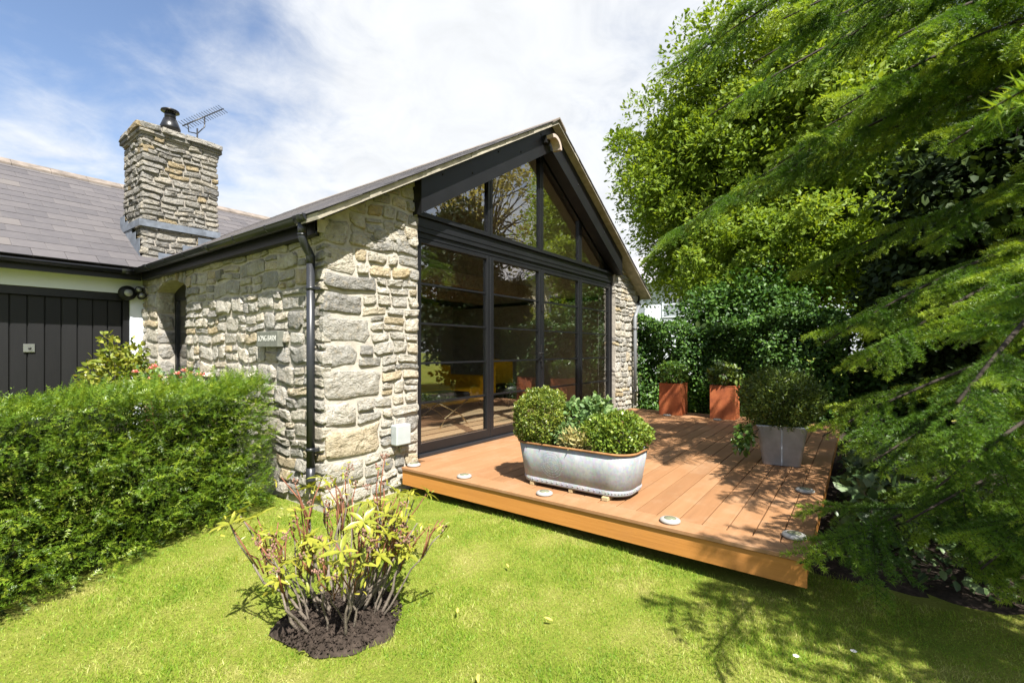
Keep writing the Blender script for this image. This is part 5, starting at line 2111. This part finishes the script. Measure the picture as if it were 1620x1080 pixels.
SPR = [spray_template(200 + k) for k in range(6)]
TR = Vector((6.7, -2.5, 0))
cedar = empty('cedar_tree', TR, 'large cedar at the right with sweeping needled branches hanging over the deck', 'tree')
tm = MB()
tm.tube([TR + Vector((0, 0, -.1)), TR + Vector((0, 0, .6)), TR + Vector((.03, .02, 3)), TR + Vector((.1, 0, 6)), TR + Vector((.05, 0, 10))], [.42, .32, .27, .20, .09], 14)
tm.build('trunk', M['bark'], cedar, recalc=False)
# limb tips (x, y, z), height of the limb's root above its tip, arch, density
LIMBS = [((5.18, 1.74, 4.39), 1.7, .45), ((4.53, 1.12, 3.49), 1.6, .5), ((3.77, .62, 3.43), 1.7, .45), ((4.45, .55, 2.89), 1.5, .45), ((5.40, 2.12, 2.51), 1.6, .5), ((5.02, 1.46, 2.69), 1.6, .5),
         ((4.62, .82, 2.73), 1.5, .45), ((3.67, .10, 2.90), 1.5, .45), ((3.49, -.18, 3.15), 1.4, .4), ((3.56, .40, 3.54), 1.6, .4), ((4.0, -.5, 3.4), 1.3, .4), ((4.8, .2, 3.9), 1.4, .4), ((5.26, 1.30, 4.68), 1.5, .4),
         ((6.48, .66, 2.21), 1.0, .3), ((5.10, -.50, 2.24), 1.0, .4), ((3.94, -.44, 2.62), 1.2, .4), ((3.25, -.62, 2.9), 1.3, .4), ((2.75, -.95, 2.9), 1.3, .4), ((4.05, .2, 2.95), 1.4, .4),
         ((3.95, .21, 1.39), 1.2, .45), ((3.70, .05, 1.20), 1.25, .5), ((4.43, -.26, 1.69), 1.0, .35),
         ((3.95, .21, .74), .85, .45), ((3.66, -.07, .66), .8, .45), ((2.87, .25, .23), .35, .40), ((2.95, -.29, .70), .7, .4), ((2.75, -.35, 1.36), 1.0, .5),
         ((3.08, -.46, .32), .4, .3), ((2.85, -.42, .42), .35, .3), ((3.2, -.2, .45), .4, .3), ((1.80, -.22, 1.20), 1.5, .5),
         ((2.3, -1.55, 2.2), 1.2, .5), ((2.05, -2.0, 2.8), 1.3, .5),
         ((2.0, -1.50, 1.9), 1.2, .5), ((2.2, -1.85, 2.3), 1.2, .5)]
FAR = 31                                 # limbs from here on hang outside the picture and only shade the lawn
n_spr = 0
rc = random.Random(77)
for li, (tip, dz_, arch_) in enumerate(LIMBS):
    tip = Vector(tip)
    root = Vector((TR.x, TR.y, tip.z + dz_))
    flat = Vector((tip.x - root.x, tip.y - root.y, 0))
    ctrl = root.lerp(tip, .55) + Vector((0, 0, arch_))
    bez = lambda t: root * (1 - t) ** 2 + ctrl * (2 * t * (1 - t)) + tip * t * t
    pts = [bez(k / 12) for k in range(13)]
    lr = .008 + .004 * flat.length
    limb = MB().tube(pts, [lr * (1 - .93 * k / 12) + .003 for k in range(13)], 7).build('limb', M['bark'], cedar, recalc=False)
    Llen = sum((pts[k + 1] - pts[k]).length for k in range(12))
    ns_ = 8
    if li >= FAR: ns_ = 4
    for k in range(ns_ + 1):
        t = (.30 if Llen > 4.2 else .16) + (.66 if Llen > 4.2 else .80) * k / ns_
        if k == ns_: t = .84
        p = bez(t)
        tang = (bez(min(1, t + .02)) - bez(t - .02)).normalized()
        lat = tang.cross(Vector((0, 0, 1))).normalized()
        s = -1 if k % 2 else 1
        if k == ns_:
            d = tang
            s = 0
        else:
            d = (tang * .9 + lat * s * rc.uniform(.1, .95) + Vector((0, 0, rc.uniform(-.22, .02)))).normalized()
        sc = (1.32 - .88 * t) * rc.uniform(.85, 1.2)
        if li == FAR - 1: t = .66 + .31 * k / ns_; p = bez(t); sc *= .46
        if li >= FAR: sc *= 1.35; t = .84 + .14 * k / ns_; p = bez(t)
        if k == ns_ and li < FAR: sc = max(.35, (tip - p).length * 1.08)
        nn_ = Vector((rc.uniform(-.25, .25), rc.uniform(-.25, .25), 1))
        nn_ = (nn_ - d * nn_.dot(d)).normalized()
        yv = nn_.cross(d)
        Mx = Matrix(((d.x * sc, yv.x * sc, nn_.x * sc, p.x), (d.y * sc, yv.y * sc, nn_.y * sc, p.y), (d.z * sc, yv.z * sc, nn_.z * sc, p.z), (0, 0, 0, 1)))
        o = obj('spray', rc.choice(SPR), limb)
        o.matrix_basis = Mx
        n_spr += 1

# ------------------------------------------------------------------ planting beyond the deck
def leaf_wall(x0, x1, y0, y1, z0, z1, n, tmpl, size, seed, up=.2):
    """leaves over the -X face and top of a hedge block"""
    r_ = np.random.default_rng(seed)
    nf = int(n * .8)
    y = r_.uniform(y0, y1, nf); z = z0 + (z1 - z0) * r_.random(nf)
    bmp = .16 * (np.sin(1.9 * y + 1.3 * z + seed) + np.sin(4.3 * y - 3.1 * z) * .6 + .4 * np.sin(9 * y + 7 * z))
    xx = x0 + .3 * r_.random(nf) ** 1.4 - bmp
    a = np.stack([xx, y, z + .12 * np.sin(2.2 * y + seed) * (z - z0) / (z1 - z0)], 1)
    nt_ = n - nf
    y = r_.uniform(y0, y1, nt_); x = r_.uniform(x0, x1, nt_)
    b_ = np.stack([x, y, z1 - .15 * r_.random(nt_) + .12 * np.sin(2.2 * y + seed) + .08 * np.sin(7 * y)], 1)
    pos = np.concatenate([a, b_])
    d = norm(r_.normal(size=(n, 3)) * .7 + np.array([-.5, -.15, -.1]))
    nr = norm(np.concatenate([np.tile([-.8, -.25, .55], (nf, 1)), np.tile([-.2, -.2, 1.0], (nt_, 1))]) + r_.normal(size=(n, 3)) * .45)
    return scatter(tmpl[0], tmpl[1], pos, frames(d, nr), size * r_.uniform(.6, 1.3, n), r_.random(n))


def hedge_obj(name, label, args, mat, stemx):
    e = empty(name, (args[0] + .3, (args[2] + args[3]) / 2, 0), label, 'hedge')
    leafobj('foliage', [leaf_wall(*args)], mat, e)
    r_ = np.random.default_rng(args[-1] + 1)
    n = 4500
    pos = np.stack([r_.uniform(args[0] + .25, args[1], n), r_.uniform(args[2], args[3], n), r_.uniform(args[4], args[5] - .1, n)], 1)
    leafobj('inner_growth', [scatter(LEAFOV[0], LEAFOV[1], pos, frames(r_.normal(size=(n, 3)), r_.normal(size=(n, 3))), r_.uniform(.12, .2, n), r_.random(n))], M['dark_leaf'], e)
    m_ = MB()
    for k in range(int((args[3] - args[2]) * 2)):
        y = args[2] + .25 + k * .5
        m_.tube([(args[0] + .4, y, -.05), (args[0] + .42, y + .05, .9), (args[0] + .4, y, args[5] - .25)], [.03, .022, .008], 6)
    m_.build('stem', M['bark'], e, recalc=False)
    return e


hedge_obj('garden_hedge', 'glossy green clipped hedge behind the rust coloured planters', (9.45, 10.1, .15, 5.6, 0, 1.92, 30000, LEAFOV, .060, 301), M['ivy'], 0)
def tree(name, label, base, crown_c, rad, nclump, per, crad, tmpl, size, mat, seed, trunk_r=.2, flat=-1.0, group=None, bump_a=.2, bark=None):
    e = empty(name, base, label, 'tree', group)
    L_, cc = clump_tree(crown_c, rad, nclump, per, crad, tmpl, size, seed, flat, bump_a)
    leafobj('crown', [L_], mat, e)
    m_ = MB()
    b_ = Vector(base)
    top = Vector(crown_c) + Vector((0, 0, rad[2] * .5))
    m_.tube([b_ - Vector((0, 0, .1)), b_.lerp(top, .3) + Vector((.05, .03, 0)), b_.lerp(top, .65), top], [trunk_r * 1.2, trunk_r * .85, trunk_r * .55, trunk_r * .15], 9)
    m_.build('trunk', bark or M['bark'], e, recalc=False)
    m_ = MB()
    r_ = random.Random(seed)
    for k in range(0, len(cc), max(1, len(cc) // 40)):
        st_ = b_.lerp(top, r_.uniform(.25, .8))
        t = Vector(cc[k])
        m_.tube([st_, st_.lerp(t, .5) + Vector((0, 0, .25)), t], [trunk_r * .3, trunk_r * .18, trunk_r * .05], 5)
    m_.build('limb', bark or M['bark'], e, recalc=False)
    return e


tree('sycamore_tree', 'big light green broadleaf tree rising behind the garden hedge', (16.9, 2.7, 0), (17.3, 1.75, 6.75), (4.1, 4.5, 4.4), 760, 400, .80, LEAF4, .150, M['maple'], 401, .3, bump_a=.22)
tree('sycamore_tree', 'lower leafy broadleaf bough right of the stone pier and below the big tree', (13.6, 1.7, 0), (13.4, 1.5, 3.5), (1.6, 2.1, 1.15), 200, 190, .42, LEAF4, .125, M['maple'], 402, .14, bump_a=.5)
tree('ivy_tree', 'broad dark ivy covered bush between the clipped hedge and the big tree', (11.5, 1.9, 0), (11.5, 1.9, 1.75), (.9, 1.6, 1.15), 150, 130, .42, LEAFOV, .085, M['ivy'], 303, .08)
tree('dark_tree', 'dark evergreen tree standing behind the cedar branches at far right', (9.7, -1.6, 0), (9.7, -1.6, 2.9), (1.0, 1.1, 2.5), 170, 150, .5, LEAFOV, .13, M['dark_leaf'], 403, .2)
tree('dark_tree', 'small dark conical yew among the ivy right of centre', (10.6, -.55, 0), (10.6, -.55, 2.2), (.45, .45, 1.1), 90, 120, .25, LEAFOV, .09, M['dark_leaf'], 404, .08)
tree('border_shrub', 'low dark shrub under the cedar at the far end of the border', (10.4, -.8, 0), (10.4, -.8, .75), (.7, 1.1, .75), 90, 120, .3, LEAFOV, .09, M['ivy'], 407, .05)
tree('gold_shrub_tree', 'yellow green sunlit tree glimpsed through the cedar at right', (13.2, -1.6, 0), (13.2, -1.6, 1.3), (1.0, 1.0, 1.2), 90, 110, .45, LEAFOV, .13, M['garagebush'], 405, .1)
tree('sycamore_tree', 'light green tree glimpsed behind the dark evergreen at far right', (19.0, -1.6, 0), (19.0, -1.6, 3.2), (2.0, 2.0, 2.8), 150, 220, .7, LEAF4, .15, M['maple'], 406, .25)

# white house glimpsed beyond
wh = empty('white_house', (27, 9.2, 0), 'pale house with grey slate roof glimpsed between the stone pier and the trees', 'house')
hx, hy0, hy1 = 25.5, 5.5, 12.5
MB().box((hx, hy0, -.1), (hx + 6, hy1, 5.2)).build('wall', M['far_white'], wh)
MB().prism([(hx - .35, 0, 5.1), (hx + 3, 0, 7.2), (hx + 6.3, 0, 5.1)], (0, hy0 - .3, 0), (0, hy1 + .3, 0)).build('roof', M['rooflight'], wh)
MB().box((hx - .42, hy0 - .3, 5.0), (hx - .30, hy1 + .3, 5.14)).build('gutter', M['far_white'], wh)
for y in (8.05, 10.2):
    w_ = MB()
    for (a, b_) in (((hx - .04, y - .62, 3.1), (hx + .02, y - .55, 4.5)), ((hx - .04, y + .55, 3.1), (hx + .02, y + .62, 4.5)), ((hx - .04, y - .55, 3.1), (hx + .02, y + .55, 3.17)), ((hx - .04, y - .55, 4.43), (hx + .02, y + .55, 4.5)), ((hx - .04, y - .55, 3.78), (hx + .02, y + .55, 3.84))):
        w_.box(a, b_)
    wo = w_.build('window', M['far_white'], wh)
    MB().box((hx - .02, y - .55, 3.17), (hx - .012, y + .55, 4.43)).build('pane', M['glass'], wo)

# plants in the border right of the deck
r_ = np.random.default_rng(501)
for k, (x, y, s, lb) in enumerate(((4.15, -.12, 1.0, 'broad leaved border plant beside the right front corner of the deck'), (5.0, -.05, .9, 'broad leaved border plant beside the zinc pot'), (4.6, -.55, 1.1, 'leafy border plant in the shade under the cedar branches'), (6.2, -.1, 1.0, 'leafy border plant behind the zinc pot'))):
    e = empty('border_plant', (x, y, 0), lb, 'plant', 'plants in the border by the deck')
    c = (x, y, .24 * s)
    leafobj('foliage', [fol_blob(c, (.3 * s, .22 * s, .22 * s), 150, LEAFOV, .095, 510 + k, lo=.3, up=.2, droop=.1)], M['cover'], e)
    stems((x, y, 0), tips_in(c, (.3 * s, .2 * s, .22 * s), 16, 12 + k), .005, M['bark_grey'], e)
n = 9000
pos = np.stack([r_.uniform(3.5, 9.3, n), r_.uniform(-3.2, .16, n), .02 + .10 * r_.random(n) ** 2], 1)
tag(obj('ground_cover', fast_mesh('ground_cover', *(lambda t: (t[0], t[1]))(scatter(LEAFOV[0], LEAFOV[1], pos, frames(r_.normal(size=(n, 3)), np.array([0, 0, 1.]) + r_.normal(size=(n, 3)) * .5), r_.uniform(.03, .07, n))), M['cover'], np.repeat(r_.random(n), 7))), kind='stuff')

# ------------------------------------------------------------------ what the glass mirrors: neighbours on the other side of the garden
nh = empty('cream_house', (24, -7, 0), 'cream rendered neighbouring house mirrored in the glass doors', 'house')
MB().box((21.0, -10.2, -.1), (27, -4.3, 5.2)).build('wall', M['cream'], nh)
MB().prism([(20.7, 0, 5.1), (24, 0, 7.4), (27.3, 0, 5.1)], (0, -10.5, 0), (0, -4.0, 0)).build('roof', M['rooflight'], nh)
MB().tube([(20.93, -8.9, 0), (20.93, -8.9, 5.1)], .07, 10).build('downpipe', M['pvc'], nh)
for y in (-9.5, -5.3):
    w_ = MB().box((20.95, y - .4, 2.9), (21.02, y + .4, 4.2)).build('window', M['far_white'], nh)
    MB().box((20.94, y - .33, 2.97), (20.949, y + .33, 4.13)).build('pane', M['black'], w_)
tree('garden_tree', 'pale sparse tree across the garden mirrored in the gable glass', (19.0, -9.0, 0), (18.6, -8.5, 9.0), (4.2, 4.0, 4.0), 75, 55, .9, LEAFOV, .2, M['tan_leaf'], 601, .25, bump_a=.35)
tree('garden_tree', 'bushy green tree across the garden mirrored in the right doors', (15.5, -6.0, 0), (15.5, -6.0, 2.2), (1.3, 1.3, 1.9), 90, 90, .5, LEAFOV, .14, M['ivy'], 602, .12)
tree('garden_tree', 'low sunny shrub tree mirrored in the second glass door', (17.5, -7.6, 0), (17.5, -7.6, 1.3), (1.1, .9, 1.2), 70, 80, .4, LEAFOV, .14, M['garagebush'], 603, .08)
tree('garden_tree', 'dark broad tree behind the camera mirrored in the first glass door', (9.5, -8.5, 0), (9.0, -8.5, 4.0), (2.6, 2.2, 3.8), 170, 100, .8, LEAFOV, .18, M['dark_leaf'], 604, .25)
fe = empty('picket_fence', (11, -9.6, 0), 'pale picket fence across the garden mirrored low in the first glass door', 'fence')
pk = MB().box((-.04, -.01, .05), (.04, .01, 1.05)).mesh('picket'); pk.materials.append(M['fence'])
for k in range(60):
    o = obj('picket', pk, fe); o.location = (5.2 + k * .16, -9.6, 0)
for z in (.3, .85):
    MB().box((5.0, -9.64, z), (14.9, -9.612, z + .08)).build('rail', M['fence'], fe)

# ------------------------------------------------------------------ furniture behind the glass
so = empty('sofa', (6.2, 6.4, DZ), 'mustard yellow sofa inside the room behind the first glass door', 'sofa')
MB().box((5.2, 5.95, DZ + .10), (7.0, 6.75, DZ + .40)).build('seat', M['yellow'], so, bevel=.03)
MB().box((5.2, 6.75, DZ + .10), (7.0, 6.98, DZ + .80)).build('backrest', M['yellow'], so, bevel=.03)
for x in (5.02, 7.0):
    MB().box((x, 5.95, DZ + .10), (x + .18, 6.98, DZ + .60)).build('armrest', M['yellow'], so, bevel=.03)
for x in (5.1, 7.1):
    for y in (6.05, 6.9):
        MB().box((x - .03, y - .03, DZ), (x + .03, y + .03, DZ + .10)).build('leg', M['rubber'], so)
fs_ = empty('footstool', (4.95, 4.95, DZ), 'low black leather footstool on crossed metal legs inside the first glass door', 'stool')
MB().box((4.62, 4.7, DZ + .36), (5.30, 5.25, DZ + .48)).build('cushion', M['leather'], fs_, bevel=.03)
for y in (4.74, 5.21):
    MB().tube([(4.66, y, DZ - .01), (4.80, y, DZ + .14), (4.96, y, DZ + .22), (5.26, y, DZ + .355)], .010, 6).build('leg', M['brass'], fs_)
    MB().tube([(5.27, y, DZ - .01), (5.12, y, DZ + .14), (4.96, y, DZ + .22), (4.66, y, DZ + .355)], .010, 6).build('leg', M['brass'], fs_)
ac_ = empty('armchair', (7.5, 5.7, DZ), 'curved mustard yellow armchair inside the second glass door', 'chair')
m = MB()
for k in range(8):
    a0, a1 = R(20 + 20 * k), R(20 + 20 * (k + 1))
    for (aa_, bb_) in ((a0, a1),):
        ro, ri, h1 = .42, .36, .80 + .12 * math.sin((a0 + a1) / 2)
        Pp = [(7.5 + r_ * math.cos(a), 5.7 + r_ * math.sin(a), 0) for a, r_ in ((aa_, ri), (bb_, ri), (bb_, ro), (aa_, ro))]
        m.prism(Pp, (0, 0, DZ + .25), (0, 0, DZ + h1))
m.build('backrest', M['yellow'], ac_)
MB().lathe([(.02, .25), (.35, .25), (.36, .30), (.34, .42), (0, .44)], 24, (7.5, 5.7, DZ)).build('seat', M['leather'], ac_)
for a in (45, 135, 225, 315):
    MB().tube([(7.5 + .25 * math.cos(R(a)), 5.7 + .25 * math.sin(R(a)), DZ + .255), (7.5 + .32 * math.cos(R(a)), 5.7 + .32 * math.sin(R(a)), DZ)], .012, 6).build('leg', M['rubber'], ac_)
print('STONES', n1, n2, n3, 'SLATES', ns, gcount, 'SPRAYS', n_spr, 'LEAVES', leaf_n)
